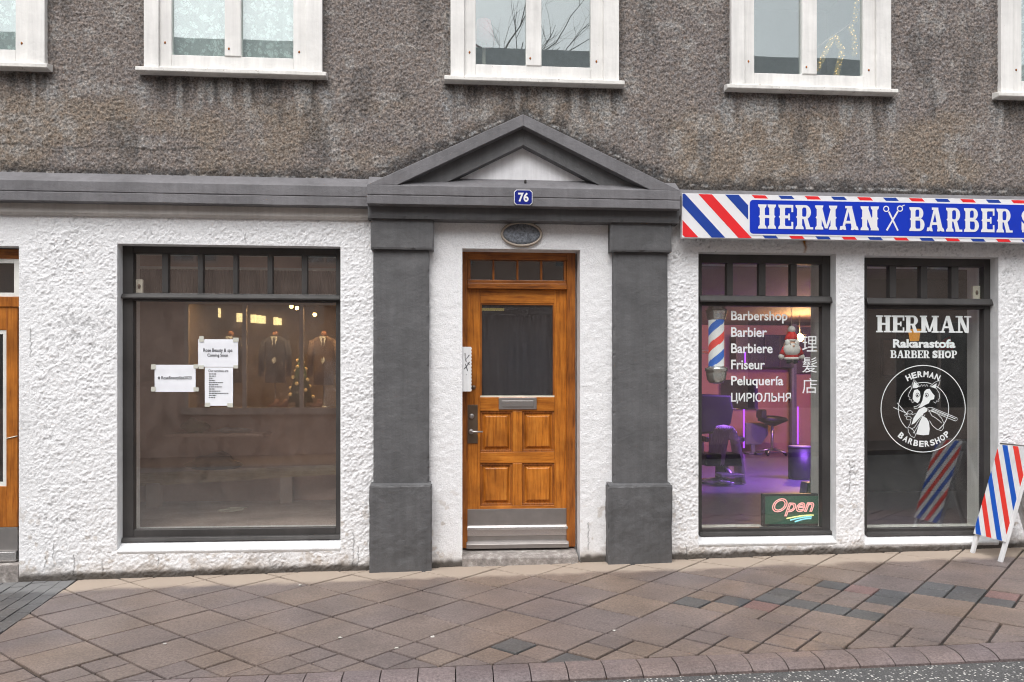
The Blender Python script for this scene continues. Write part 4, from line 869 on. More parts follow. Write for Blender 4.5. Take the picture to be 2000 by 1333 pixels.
def fill(pts, m='white_vinyl'):
    yq[0] -= .0001; q = [E(*p) for p in pts]; n = len(q); ar = sum(q[i][0] * q[(i + 1) % n][1] - q[(i + 1) % n][0] * q[i][1] for i in range(n))
    if ar < 0: q = q[::-1]
    fx.add([(p[0], yq[0], p[1]) for p in q], [tuple(range(n))], m)
def line(pts, w=.0042, closed=False): yq[0] -= .0001; fx.ribbon([E(*p) for p in pts], w, yq[0], 'white_vinyl', closed)
line([(447, 712), (452, 670), (466, 628), (495, 660), (520, 695)]); fill([(455, 705), (468, 645), (512, 690), (490, 704)])
line([(605, 690), (645, 655), (694, 634), (682, 680), (660, 712)]); fill([(610, 694), (664, 662), (655, 708), (630, 698)])
line([(520, 690), (535, 672), (543, 690), (555, 672), (565, 690), (578, 672), (588, 690)])
fill([(470, 722), (498, 714), (518, 735), (523, 775), (515, 815), (498, 834), (470, 818), (456, 800), (458, 755)])
fill([(556, 735), (575, 715), (602, 710), (625, 745), (646, 770), (640, 800), (610, 808), (596, 835), (560, 852), (530, 872), (500, 876), (520, 850), (540, 812), (548, 770)])
for c in ((498, 765), (577, 765)):
    fill([(c[0] + 17 * math.cos(t), c[1] + 20 * math.sin(t)) for t in np.linspace(0, 6.28, 13)[:-1]], 'dark_vinyl'); fill([(c[0] + 12 * math.cos(t), c[1] + 15 * math.sin(t)) for t in np.linspace(0, 6.28, 13)[:-1]]); fill([(c[0] - 2 + 7 * math.cos(t), c[1] + 3 + 9 * math.sin(t)) for t in np.linspace(0, 6.28, 11)[:-1]], 'dark_vinyl')
line([(448, 705), (425, 745), (416, 775), (432, 785), (428, 805), (445, 806), (450, 828), (470, 822)]); line([(662, 712), (684, 745), (690, 790), (680, 798), (684, 820), (662, 815), (655, 835), (636, 822)])
line([(520, 840), (490, 862), (466, 866), (470, 880), (500, 878)])
fill([(510, 888), (556, 866), (582, 880), (580, 905), (548, 925), (505, 972), (470, 1010), (444, 1022), (462, 965)])
fill([(540, 945), (575, 965), (596, 1000), (602, 1060), (596, 1108), (548, 1114), (484, 1104), (500, 1050), (515, 1000)])
line([(545, 930), (505, 990), (470, 1045), (440, 1060)]); line([(562, 935), (520, 1000), (478, 1070), (460, 1095)]); line([(412, 1045), (418, 1085), (440, 1120), (468, 1136), (480, 1110), (462, 1070), (430, 1045)], .0042, True); line([(440, 980), (430, 1020), (414, 1045)])
line([(590, 905), (620, 900), (668, 925), (705, 965), (726, 1010), (722, 1050), (705, 1074), (665, 1062), (625, 1028), (600, 985)]); line([(600, 905), (622, 945), (650, 960), (690, 990), (706, 1008)])
line([(585, 875), (620, 872), (838, 962), (842, 978), (826, 990), (606, 900), (588, 892)], .0042, True); line([(620, 884), (826, 972)], .006); line([(615, 893), (740, 945)], .003)
line([(288, 872), (340, 895), (408, 925)], .005); line([(320, 832), (360, 880), (408, 935)], .005)
for c, r in (((430, 915), 22), ((420, 965), 22), ((395, 940), 12)): line([(c[0] + r * math.cos(t), c[1] + r * .7 * math.sin(t)) for t in np.linspace(0, 6.28, 13)[:-1]], .0038, True)
line([(445, 935), (480, 925)], .004)
fx.build('fox_emblem', RW2, smooth=False)

# paper notices taped on the left window
def notice(rect, label, tabs):
    yp = .1265; x0, x1, z0, z1 = PR(*rect, Y=yp); m = MB(); n = 10; vv = []; ff = []
    for j in range(n + 1):
        for i in range(n + 1): vv.append((x0 + (x1 - x0) * i / n, yp + .0013 * math.sin(i * 1.7 + j * .8) + .0008 * math.sin(j * 2.1), z0 + (z1 - z0) * j / n))
    for j in range(n):
        for i in range(n): ff.append((j * (n + 1) + i, j * (n + 1) + i + 1, (j + 1) * (n + 1) + i + 1, (j + 1) * (n + 1) + i))
    m.add(vv, ff, 'paper'); o = m.build('paper_notice', smooth=True); tag(o, label, 'notice', 'paper notices taped in the window')
    for t_ in tabs:
        a, b, c, d = PR(*t_, Y=yp - .004); box('tape', a, b, yp - .0050, yp - .0042, c, d, 'tape', o, 0)
    return o
n1 = notice((387, 465, 663, 717), 'white paper notice reading Rose Beauty and spa Coming Soon, uppermost in the window', [(389, 398, 657, 668), (455, 466, 660, 668), (388, 398, 714, 721), (456, 465, 714, 720)])
n2 = notice((302, 382, 713, 766), 'white paper notice with a hashtag line, leftmost in the window', [(295, 304, 712, 722), (378, 387, 712, 720), (295, 304, 756, 765), (378, 388, 757, 765)])
n3 = notice((400, 455, 718, 793), 'tall white paper notice with a list of services, below another notice', [(400, 410, 787, 795), (444, 455, 788, 796)])
for o, key, rc in ((n1, 'rose1', (397, 454, 681, 690)), (n1, 'rose2', (405, 445, 691, 699)), (n2, 'rose3', (308, 374, 735, 743)), (n3, 'Our services are', (407, 446, 722, 727))):
    m = MB(); a, b, c, d = PR(*rc, Y=.123); put_text(m, key, a, b, c, d, .1235, 'ink'); m.build('print', o, smooth=False)
m = MB(); lens = [14, 13, 8, 12, 28, 18, 25, 12, 22, 38, 14, 12]; rr = random.Random(5)
for k, L in enumerate(lens):        # lines of small print too small to read
    x = 408
    while x < 408 + L:
        w = rr.uniform(2, 5); a, b, c, d = PR(x, min(408 + L, x + w), 730 + k * 4.2, 731.6 + k * 4.2, Y=.123); m.add([(a, .1235, c), (b, .1235, c), (b, .1235, d), (a, .1235, d)], [(0, 1, 2, 3)], 'ink'); x += w + 1
m.build('print', n3, smooth=False)

# ------------------------------------------------------------------ striped pavement board (A-board, ridge at right angles to the wall)
p0, p1 = G(1903, 1078), G(1944, 1101)
yA, yB = -.10, -.47
ax = (p0[0] + p1[0]) / 2; ax = F(1903, 1078, yA)[0] * .5 + F(1944, 1100, yB)[0] * .5; g0 = gz(ax, -.3)
HB = F(1952, 866, yA)[2] - g0; lean = .27
ab = tag(empty('sandwich_board', (ax + lean, (yA + yB) / 2, g0)), 'white sandwich board with red and blue diagonal stripes beside the shop window', 'sandwich board'); WORLD[ab] = np.array(ab.location)
def on(u, v, s, off=0.0):      # u across the width (0 = wall side), v up the board 0..1, s = side (-1 left face, 1 right face)
    n = np.array([s * HB, 0, lean]) / math.hypot(HB, lean)
    return np.array([ax + lean + s * lean * (1 - v), yA + (yB - yA) * u, g0 + HB * v]) + n * off
for s in (-1, 1):
    m = MB(); v0 = .17
    def plate(poly, o0, o1, mat):
        n = len(poly); vv = [on(u, w, s, o1) for u, w in poly] + [on(u, w, s, o0) for u, w in poly]
        f = [tuple(range(n)), tuple(range(2 * n - 1, n - 1, -1))] + [(i, n + i, n + (i + 1) % n, (i + 1) % n) for i in range(n)]
        m.add(vv, f if s < 0 else [q[::-1] for q in f], mat)
    plate([(0, v0), (1, v0), (1, .985), (0, .985)], .0, .014, 'white_board'); pn = m.build('panel', ab, .0015, smooth=False)
    for mt, ph, nm in (('stripe_red', 0, 'red_stripes'), ('stripe_blue', 1, 'blue_stripes')):
        m = MB()
        for k in range(-2, 9):
            a = v0 + .01 + (2 * k + ph) * .205 - .62 + .26
            q = clip_rect([(0, a + .62), (1, a), (1, a + .10), (0, a + .72)], .004, .996, v0 + .003, .982)
            if len(q) > 2: plate(q, .0145, .0152, mt)
        m.build(nm, pn, smooth=False)
    for u0, u1 in ((.0, .10), (.90, 1.0)):
        m = MB(); plate([(u0, 0), (u1, 0), (u1, .9), (u0, .9)], -.022, -.0005, 'white_board'); m.build('leg', ab, .002, smooth=False)
m = MB(); m.tube([on(0, 1, -1, .002) + np.array([0, .0, -.005]), on(1, 1, -1, .002) + np.array([0, 0, -.005])], .008, 'steel', 8); m.build('hinge', ab)

# ------------------------------------------------------------------ empty shop: things left behind the left window
fz = LFZ + .001
def onfloor(px, py): d = ray(px, py); t = (fz - CAM[2]) / d[2]; return CAM + d * t
pk = MB(); A_, Bp = F(180, 945, 1.25), F(720, 907, 1.75)
zt = lambda p: p
v = []; W_ = .10
for (px, pyT, pyB, Yp) in ((150, 930, 958, 1.55), (800, 902, 918, 1.9)):
    a, b = F(px, pyT, Yp), F(px, pyB, Yp - .03); v += [(a[0], Yp, a[2]), (b[0], Yp - .03, b[2]), (a[0], Yp + .03, a[2] - .002), (b[0], Yp + .02, b[2])]
pk.add(v, [(0, 1, 5, 4), (2, 0, 4, 6), (3, 2, 6, 7), (1, 3, 7, 5), (0, 2, 3, 1), (4, 5, 7, 6)], 'plank_pine'); o = pk.build('plank', smooth=False); tag(o, 'long pale wooden plank on edge inside the empty shop window', 'plank')
# low trestle carrying the plank: two blocks on the floor under it
for px, Yp, nm in ((300, 1.6, 'left end'), (560, 1.78, 'right end')):
    a = F(px, 940 - (px - 300) * .045, Yp); tag(box('block', a[0] - .06, a[0] + .06, Yp - .04, Yp + .08, fz, F(px, 953 - (px - 150) * .058, Yp)[2], 'brown_floor', None, .004), 'low dark block under the %s of the pale plank' % nm, 'block', 'blocks under the plank')
def lump(c, r, m, seed, name, label, cat, floor=True):
    rng = random.Random(seed); b = MB(); b.ball((0, 0, 0), r, m, 18, 12); ph = [rng.uniform(0, 6) for _ in range(6)]
    b.v = [(x * (1 + .18 * math.sin(9 * z / r[2] * .5 + ph[0]) + .1 * math.sin(5 * math.atan2(y, x) + ph[1])) + c[0], y * (1 + .15 * math.sin(4 * x / r[0] + ph[2])) + c[1], max(-r[2] * .75, z * (1 + .22 * math.sin(3.1 * x / r[0] + ph[3]) + .1 * math.sin(7 * x / r[0] + ph[4]))) + c[2]) for x, y, z in b.v]
    return tag(b.build(name), label, cat)
shz = F(400, 846, 1.75)[2]
shf_ = box('shelf', F(330, 846, 1.75)[0], F(520, 846, 1.75)[0], 1.62, 1.995, shz - .03, shz, 'brown_wall', None, .004); tag(shf_, 'narrow brown shelf on the back wall of the empty shop', 'shelf')
c = F(383, 832, 1.78); lump((c[0], c[1], shz + .062), (.12, .09, .082), 'bag_green', 3, 'bag', 'crumpled olive bag on the shelf in the empty shop', 'bag')
c = F(458, 836, 1.78); lump((c[0], c[1], shz + .024), (.15, .08, .032), 'bag_white', 8, 'dust_sheet', 'folded whitish sheet on the shelf in the empty shop', 'sheet')
c = F(425, 895, 1.92); zz = F(425, 915, 1.6)[2]
lump((c[0], 1.85, F(425, 905, 1.85)[2]), (.26, .10, .095), 'black_plastic', 12, 'tool_roll', 'dark rolled bundle lying on the pale plank', 'bundle')
p = onfloor(450, 1000); tag(MB().tube([(p[0] + .10 * math.cos(t) * (1 + .02 * t), p[1] + .09 * math.sin(t), fz + .008 + .002 * t) for t in np.linspace(0, 8.2, 34)] + [(p[0] + .1, p[1] + .22, fz + .008)], .007, 'ivory', 6).build('cord'), 'coil of pale cord on the floor of the empty shop', 'cord')
# dark pleated blind behind the transom panes
m = MB(); x0, x1 = -3.2, -.55; n = 180; vv = []; z0, z1 = lwb[4] - .02, lwb[5] - .075
for i in range(n + 1):
    xx = x0 + (x1 - x0) * i / n; yy = .42 + (.012 if i % 2 else -.012); vv += [(xx, yy, z0), (xx, yy, z1)]
m.add(vv, [(2 * i, 2 * i + 2, 2 * i + 3, 2 * i + 1) for i in range(n)], 'room_dark').box(x0, x1, .40, .44, z1, z1 + .02, 'cream'); m.build('pleated_blind', LW, smooth=False)
a = PR(256, 271, 546, 573, .145); a = (lwb[0] + .002, lwb[0] + .055, a[2], a[3]); alr = box('alarm_sensor', a[0], a[1], .145, .175, a[2], a[3], 'ivory', None, .003); tag(alr, 'small ivory alarm sensor in the left transom corner', 'sensor', 'alarm sensors in the transoms'); MB().ball(((a[0] + a[1]) / 2, .142, (a[2] + a[3]) / 2), (.012, .01, .02), 'bronze').build('lens', alr)
a = PR(1907, 1922, 559, 585, .145); a = (r2b[1] - .065, r2b[1] - .002, a[2], a[3]); alr = box('alarm_sensor', a[0], a[1], .145, .175, a[2], a[3], 'ivory', None, .003); tag(alr, 'small ivory alarm sensor in the right transom corner above the fox emblem', 'sensor', 'alarm sensors in the transoms'); MB().ball(((a[0] + a[1]) / 2, .142, (a[2] + a[3]) / 2), (.012, .01, .02), 'bronze').build('lens', alr)

# ------------------------------------------------------------------ barber pole in the window
YP = .27; x0, x1, _, _ = PR(1382, 1416, 600, 750, YP); cx = (x0 + x1) / 2; rr = (x1 - x0) / 2; zl = lambda py: F(1398, py, YP)[2]
bp = tag(empty('barber_pole', (cx, YP, zl(752))), 'red, white and blue barber pole with chrome ends in the window', 'barber pole'); WORLD[bp] = np.array(bp.location)
for q_, c_ in (('pole_red', (.75, .05, .04)), ('pole_blue', (.01, .13, .55)), ('pole_white', (.78, .80, .80))): emit(q_, c_, .28)
m = MB(); seg, nz = 48, 60; zA, zB = zl(717), zl(625); vv = [(cx + rr * .86 * math.cos(2 * math.pi * k / seg), YP + rr * .86 * math.sin(2 * math.pi * k / seg), zA + (zB - zA) * j / nz) for j in range(nz + 1) for k in range(seg)]
for j in range(nz):
    for k in range(seg):
        ph = ((k + .5) / seg * 1.0 + (zA - zB) * 0 - (j + .5) / nz * 1.35 * .62 / .62 + .12) % 1.0
        mat = 'pole_red' if .0 < ph < .24 else ('pole_blue' if .5 < ph < .74 else 'pole_white')
        b = len(vv); m.f.append([j * seg + k, j * seg + (k + 1) % seg, (j + 1) * seg + (k + 1) % seg, (j + 1) * seg + k]); m.m.append(m.mi(mat))
m.v = vv; m.sm = True; m.build('striped_drum', bp)
cap = lambda prof, nm: MB().rings([(cx, YP, zl(py), rr * r_, rr * r_) for py, r_ in prof], 'chrome', 32).build(nm, bp)
cap([(750, .25), (748, .75), (742, 1.02), (732, 1.12), (726, 1.12), (725, 1.25), (719, 1.25), (718, .95), (716, .9)], 'base_cap'); cap([(626, .9), (624, 1.0), (618, 1.08), (612, 1.12), (611, 1.2), (606, 1.2), (605, 1.05), (600, .95), (598, .5), (597, .2)], 'top_cap')
box('bracket', cx - .02, cx + .02, YP + rr * .5, YP + rr * 1.3 + .02, zl(735), zl(610), 'chrome', bp, .004); box('wall_arm', r1b[0] - .02, cx, YP + rr * 1.3 - .01, YP + rr * 1.3 + .01, zl(690), zl(684), 'chrome', bp, .002)

# ------------------------------------------------------------------ santa decoration hanging in the window
YQ = .20; q = lambda px, py: F(px, py, YQ); k_ = (q(1545, 700)[0] - q(1535, 700)[0]) / 10
st = tag(empty('santa_doll', q(1546, 705)), 'plush father christmas doll with white beard hanging in the window', 'doll'); WORLD[st] = np.array(st.location)
c = q(1545, 676); MB().ball(c, (15 * k_, 9 * k_, 13 * k_), 'skin_cloth').build('head', st)
b = MB(); c = q(1545, 683); b.ball((c[0], c[1] - 4 * k_, c[2]), (17 * k_, 9 * k_, 13 * k_), 'fleece'); b.ball((c[0] - 9 * k_, c[1] - 5 * k_, c[2] + 12 * k_), (5 * k_, 5 * k_, 7 * k_), 'fleece'); b.ball((c[0] + 9 * k_, c[1] - 5 * k_, c[2] + 12 * k_), (5 * k_, 5 * k_, 7 * k_), 'fleece'); b.ball((c[0], c[1] - 3 * k_, c[2] + 17 * k_), (13 * k_, 7 * k_, 2.6 * k_), 'fleece'); b.build('beard', st)
c = q(1545, 674); b = MB(); b.ball((c[0] - 5 * k_, c[1] - 9 * k_, c[2] + .5 * k_), 1.4 * k_, 'ink', 8, 6); b.ball((c[0] + 5 * k_, c[1] - 9 * k_, c[2] + .5 * k_), 1.4 * k_, 'ink', 8, 6); b.ball((c[0], c[1] - 12 * k_, c[2] - 3 * k_), 2.4 * k_, 'skin_cloth', 8, 6); b.build('face', st)
a, b2 = q(1545, 664), q(1546, 644); MB().rings([(a[0], a[1], a[2], 13.5 * k_, 9 * k_), (a[0] + 1 * k_, a[1], a[2] + 8 * k_, 11 * k_, 7 * k_), (b2[0], b2[1], b2[2], 3 * k_, 3 * k_)], 'santa_red').build('hat', st); MB().ball(b2, 7 * k_, 'fleece').build('pompom', st)
c = q(1546, 692); MB().rings([(c[0], c[1], c[2] - 9 * k_, 13 * k_, 8 * k_), (c[0], c[1], c[2], 14 * k_, 9 * k_), (c[0], c[1], c[2] + 12 * k_, 10 * k_, 7 * k_)], 'santa_red').build('coat', st)
c = q(1546, 701); b = MB(); b.rings([(c[0], c[1], c[2] - 2 * k_, 14.5 * k_, 9.5 * k_), (c[0], c[1], c[2] + 2.4 * k_, 14.5 * k_, 9.5 * k_)], 'fleece'); b.build('hem', st)
for s in (-1, 1):
    a, e = q(1546 + s * 12, 680), q(1546 + s * 19, 693); MB().tube([a, e], [5.5 * k_, 5 * k_], 'santa_red', 10).build('arm', st); MB().ball(q(1546 + s * 20, 697), (5.5 * k_, 5 * k_, 5.5 * k_), 'fleece').build('mitten', st)
    a = q(1546 + s * 6, 706); MB().ball((a[0], a[1] - 2 * k_, a[2] - 1 * k_), (5.5 * k_, 6 * k_, 4 * k_), 'black_leather').build('boot', st)
a = q(1546, 638); MB().tube([a, (a[0], a[1], r1b[5] + .012)], .0015, 'ivory', 4).build('string', st)

# ------------------------------------------------------------------ neon board standing on the inner sill
YN = .20; x0, x1, z0, z1 = PR(1490, 1604, 965, 1025, YN); z0 = r1b[2] - .004; ns = box('open_sign', x0, x1, YN, YN + .05, z0, z1, 'black_plastic', None, .004); tag(ns, 'green neon board in a black frame reading Open on the window ledge', 'sign')
box('face', x0 + .02, x1 - .02, YN - .003, YN - .0001, z0 + .02, z1 - .02, 'neon_board', ns, 0)
m = MB(); put_text(m, 'Open', x0 + .075, x1 - .065, z0 + .085, z1 - .035, YN - .006, 'neon_pink'); m.build('tubes', ns, smooth=False)
for k, (a, b, dz, mt) in enumerate(((.40, .86, .078, 'neon_yellow'), (.46, .83, .064, 'neon_blue'), (.54, .82, .050, 'neon_blue'))):
    MB().tube([(x0 + (x1 - x0) * (a + (b - a) * t), YN - .008, z0 + dz - .012 + .026 * math.sin(t * 1.7)) for t in np.linspace(0, 1, 9)], .006, mt, 6).build('tube', ns)

# ------------------------------------------------------------------ inside the barbershop
def bfloor(px, py): d = ray(px, py); t = (BFZ - CAM[2]) / d[2]; return CAM + d * t
YB = 9.5
def bwall(px, py): return F(px, py, YB)
a, b = bwall(1425, 657), bwall(1537, 720); cab = box('wall_cabinet', a[0], b[0], 9.15, 9.499, b[2], a[2], 'shelf_dark', None, .01); tag(cab, 'dark wall cabinet at the back of the barbershop', 'cabinet')
for i in range(1, 4): x = a[0] + (b[0] - a[0]) * i / 4; box('shelf_upright', x - .01, x + .01, 9.13, 9.1499, b[2], a[2], 'barber_wall_dark', cab, 0)
for k, (pa, pb, nm) in enumerate((((1405, 742), (1478, 800), 'mirror'),)):
    a, b = bwall(*pa), bwall(*pb); mi = box('mirror', a[0], b[0], 9.44, 9.499, b[2], a[2], 'mirror', None, .005); tag(mi, 'rectangular wall mirror at the back of the barbershop', 'mirror')
a = bwall(1539, 600); pt = tag(box('post', a[0] - .05, a[0] + .05, 9.2, 9.3, BFZ, 2.749, 'grey_plastic', None, .004), 'slim grey post at the back of the barbershop', 'post')
a, b = bwall(1545, 640), bwall(1600, 730); tag(box('wall_panel', a[0], b[0], 9.40, 9.499, b[2], a[2], 'barber_wall_dark', None, .01), 'dark framed panel on the orange back wall of the barbershop', 'panel')
def led(p, q_, label):
    m = MB().tube([p, q_], .014, 'purple_led', 8); o = m.build('led_tube'); tag(o, label, 'led tube', 'purple tubes in the barbershop'); return o
a, b = bwall(1422, 632), bwall(1442, 632); led((a[0], 9.47, a[2]), (b[0], 9.47, b[2]), 'short level purple light tube left of the wall cabinet')
a, b = bwall(1442, 690), bwall(1442, 712); led((a[0], 9.12, a[2]), (a[0], 9.12, b[2]), 'short upright purple light tube below the wall cabinet')
a, b = bwall(1557, 795), bwall(1557, 868); led((a[0], 9.47, a[2]), (a[0], 9.47, b[2]), 'tall upright purple light tube right of the stool')
a = bwall(1452, 790); led((a[0], 9.47, a[2]), (a[0], 9.47, bwall(1452, 875)[2]), 'tall upright purple light tube behind the barber chair')
def lamp(name, loc, col, energy, size, parent, rot=(0, 0, 0)):
    l = bpy.data.lights.new(name, 'AREA'); l.energy = energy; l.color = col; l.shape = 'RECTANGLE'; l.size, l.size_y = size; o = bpy.data.objects.new(name, l); COL.objects.link(o); o.parent = parent; o.location = Vector(np.array(loc) - WORLD[parent]); o.rotation_euler = rot; return o
cl = MB().box(4.7, 7.0, 3.101, 3.14, 2.30, 2.36, 'purple_led').build('added_strip_light', smooth=False); tag(cl, 'added purple strip light, out of sight on the back of the barbershop partition', 'strip light'); lamp('purple_fill_light', (5.8, 3.16, 2.33), (.38, .14, 1), 300, (2.3, .06), cl, (R(24), 0, 0))  # unseen strip added to wash the floor and back wall violet
c = F(1562, 660, 7.4); wb = tag(empty('pendant_lamp', (c[0], 7.4, c[2])), 'glowing warm bulb hanging in the barbershop', 'pendant lamp'); WORLD[wb] = np.array(wb.location)
MB().ball(c, .07, 'warm_bulb').build('bulb', wb); MB().tube([(c[0], 7.4, c[2] + .07), (c[0], 7.4, 2.749)], .006, 'black_plastic', 6).build('flex', wb)
pl_ = bpy.data.lights.new('bulb_light', 'POINT'); pl_.energy = 110; pl_.color = (1, .55, .22); pl_.shadow_soft_size = .08; po = bpy.data.objects.new('bulb_light', pl_); COL.objects.link(po); po.parent = wb; po.location = (0, -.12, 0)
c = F(1786, 655, 2.9); wl = tag(empty('wall_lamp', (c[0], 2.95, c[2])), 'small amber wall lamp seen through the pane above the fox emblem', 'wall lamp'); WORLD[wl] = np.array(wl.location)
MB().rings([(c[0], 2.90, c[2] - .07, .05, .05), (c[0], 2.90, c[2] + .07, .07, .07)], 'amber_shade', 18).build('shade', wl); box('arm', c[0] - .015, c[0] + .015, 2.90, 2.999, c[2] - .02, c[2] + .02, 'bronze', wl, 0)
c = F(1848, 672, 2.92); MB_ = MB().rings([(c[0], 2.93, c[2] - .09, .09, .06), (c[0], 2.93, c[2] - .02, .085, .055), (c[0] + .02, 2.93, c[2] + .06, .04, .03), (c[0] + .05, 2.93, c[2] + .09, .01, .01)], 'santa_red', 16).build('red_cap'); tag(MB_, 'red cap hanging on the dark partition behind the fox emblem', 'cap'); MB().rings([(c[0], 2.93, c[2] - .115, .098, .066), (c[0], 2.93, c[2] - .085, .098, .066)], 'fleece', 16).build('brim', MB_)
a, b = F(1722, 660, 2.95), F(1772, 738, 2.95); pf = box('picture', a[0], b[0], 2.96, 2.999, b[2], a[2], 'shelf_dark', None, .004); tag(pf, 'dark framed picture on the partition left of the amber lamp', 'picture'); box('print', a[0] + .03, b[0] - .03, 2.955, 2.9599, b[2] + .03, a[2] - .03, 'suit_brown', pf, 0)
# stool
s0 = bfloor(1508, 889); sc_ = lambda py, Y: F(1508, py, Y)[2]; Yq = s0[1]
so_ = tag(empty('stool', s0), 'black saddle stool on castors at the back of the barbershop', 'stool'); WORLD[so_] = np.array(s0)
zs = sc_(822, Yq); MB().rings([(s0[0] + .02, Yq, zs - .10, .06, .05), (s0[0] + .02, Yq, zs - .04, .20, .16), (s0[0] + .02, Yq, zs, .30, .2), (s0[0], Yq, zs + .06, .28, .18), (s0[0] - .08, Yq, zs + .1, .15, .14)], 'black_leather', 20).build('seat', so_)
MB().box(s0[0] - .27, s0[0] - .16, Yq - .15, Yq + .15, zs + .04, zs + .22, 'black_leather').build('back_pad', so_, .03)
MB().tube([(s0[0], Yq, BFZ + .08), (s0[0], Yq, zs - .08)], .028, 'steel', 12).build('column', so_)
for k in range(5):
    t = k * 2 * math.pi / 5 + .3; e = (s0[0] + .3 * math.cos(t), Yq + .3 * math.sin(t), BFZ + .06); lg = MB().tube([(s0[0], Yq, BFZ + .12), e], [.025, .018], 'steel', 8).build('leg', so_); MB().ball((e[0], e[1], BFZ + .031), (.03, .03, .03), 'black_plastic', 10, 6).build('castor', lg)
# grey low screen beside the stool
a = bfloor(1470, 890); gs = MB(); Yq = 9.0; x0, x1 = F(1456, 850, Yq)[0], F(1500, 850, Yq)[0]; gs.prism([(x0, F(1456, 869, Yq)[2]), (x1 - .14, F(1456, 869, Yq)[2]), (x1, F(1456, 850, Yq)[2]), (x1, F(1456, 828, Yq)[2]), (x0, F(1456, 826, Yq)[2])], Yq, Yq + .05, 'grey_plastic').box(x0 + .12, x0 + .2, Yq, Yq + .05, BFZ, F(1456, 869, Yq)[2], 'grey_plastic').box(x0 + .02, x0 + .3, Yq - .12, Yq + .17, BFZ, BFZ + .03, 'grey_plastic'); tag(gs.build('chair_back', None, .008, smooth=False), 'grey shell chair seen from behind beside the black stool', 'chair')
# bin
b0 = bfloor(1562, 936); Yq = b0[1]; h_ = F(1562, 871, Yq)[2] - BFZ; r_ = (F(1583, 900, Yq)[0] - F(1541, 900, Yq)[0]) / 2
bn = MB().rings([(b0[0], Yq, BFZ, r_ * .96, r_ * .96), (b0[0], Yq, BFZ + .03, r_, r_), (b0[0], Yq, BFZ + h_ * .95, r_, r_)], 'black_plastic', 28).build('bin'); tag(bn, 'round black bin on the barbershop floor', 'bin'); MB().rings([(b0[0], Yq, BFZ + h_ * .951, r_ * 1.03, r_ * 1.03), (b0[0], Yq, BFZ + h_ * .99, r_ * 1.03, r_ * 1.03), (b0[0], Yq, BFZ + h_, r_ * .9, r_ * .9)], 'grey_plastic', 28).build('lid', bn)
d0 = bfloor(1590, 965); dp = tag(empty('dustpan', d0), 'green long-handled dustpan behind the Open board', 'dustpan'); WORLD[dp] = np.array(d0); MB().prism([(d0[0] - .14, BFZ + .001), (d0[0] + .14, BFZ + .001), (d0[0] + .12, BFZ + .14), (d0[0] - .12, BFZ + .14)], d0[1] - .1, d0[1] + .1, 'green_plastic').build('pan', dp, .01, smooth=False); MB().tube([(d0[0] - .05, d0[1], BFZ + .12), (d0[0] - .02, d0[1], BFZ + .45)], .008, 'ivory', 6).build('handle', dp)
# barber chair with a cape over it
c0 = bfloor(1408, 942); Yq = c0[1]; X_ = lambda px: F(px, 850, Yq)[0]; Z_ = lambda py: F(1405, py, Yq)[2]
bc = tag(empty('barber_chair', c0), 'black padded barber chair near the left edge of the window', 'barber chair'); WORLD[bc] = np.array(c0)
MB().rings([(c0[0], Yq, BFZ, .30, .30), (c0[0], Yq, BFZ + .03, .30, .30), (c0[0], Yq, BFZ + .06, .08, .08), (c0[0], Yq, Z_(905), .07, .07)], 'chrome', 28).build('base', bc)
box('seat', X_(1366), X_(1440), Yq - .25, Yq + .3, Z_(908), Z_(885), 'black_leather', bc, .03); MB().prism([(X_(1372), Z_(852)), (X_(1378), Z_(770)), (X_(1440), Z_(772)), (X_(1445), Z_(800)), (X_(1440), Z_(830)), (X_(1420), Z_(845))], Yq + .22, Yq + .38, 'black_leather').build('backrest', bc, .03, smooth=False)
box('back_post', X_(1400), X_(1412), Yq + .26, Yq + .34, Z_(900), Z_(840), 'steel', bc, .004)
for s in (1368, 1436): box('armrest', X_(s), X_(s) + .06, Yq - .2, Yq + .28, Z_(862), Z_(852), 'black_leather', bc, .015); box('arm_post', X_(s) + .02, X_(s) + .04, Yq - .02, Yq + .02, Z_(890), Z_(862), 'steel', bc, 0)
box('footrest', X_(1382), X_(1424), Yq - .55, Yq - .3, BFZ + .12, BFZ + .16, 'steel', bc, .01); MB().tube([(c0[0], Yq - .4, BFZ + .13), (c0[0], Yq, BFZ + .3)], .025, 'steel', 8).build('foot_arm', bc)
cp = MB(); vv = []; ff = []; n = 40; top = np.array([X_(1412), Yq - .05, Z_(832)])
prof = [(1392, 905), (1396, 880), (1402, 850), (1408, 834), (1416, 832), (1424, 842), (1432, 870), (1437, 905), (1440, 942)]
for i in range(n + 1):
    t = i / n
    for j, (px, py) in enumerate(prof): vv.append((X_(px - 9 * (t - .5) * (1 if j < 4 else -.6)) , Yq - .36 + .5 * t + .015 * math.sin(i * 1.3), Z_(py) + .012 * math.sin(i * 1.3 + j)))
L_ = len(prof)
for i in range(n):
    for j in range(L_ - 1): ff.append((i * L_ + j, (i + 1) * L_ + j, (i + 1) * L_ + j + 1, i * L_ + j + 1))
cp.add(vv, ff, 'cape_cloth'); tag(cp.build('cape', smooth=True), 'pale pleated barber cape thrown over the black chair', 'cape')

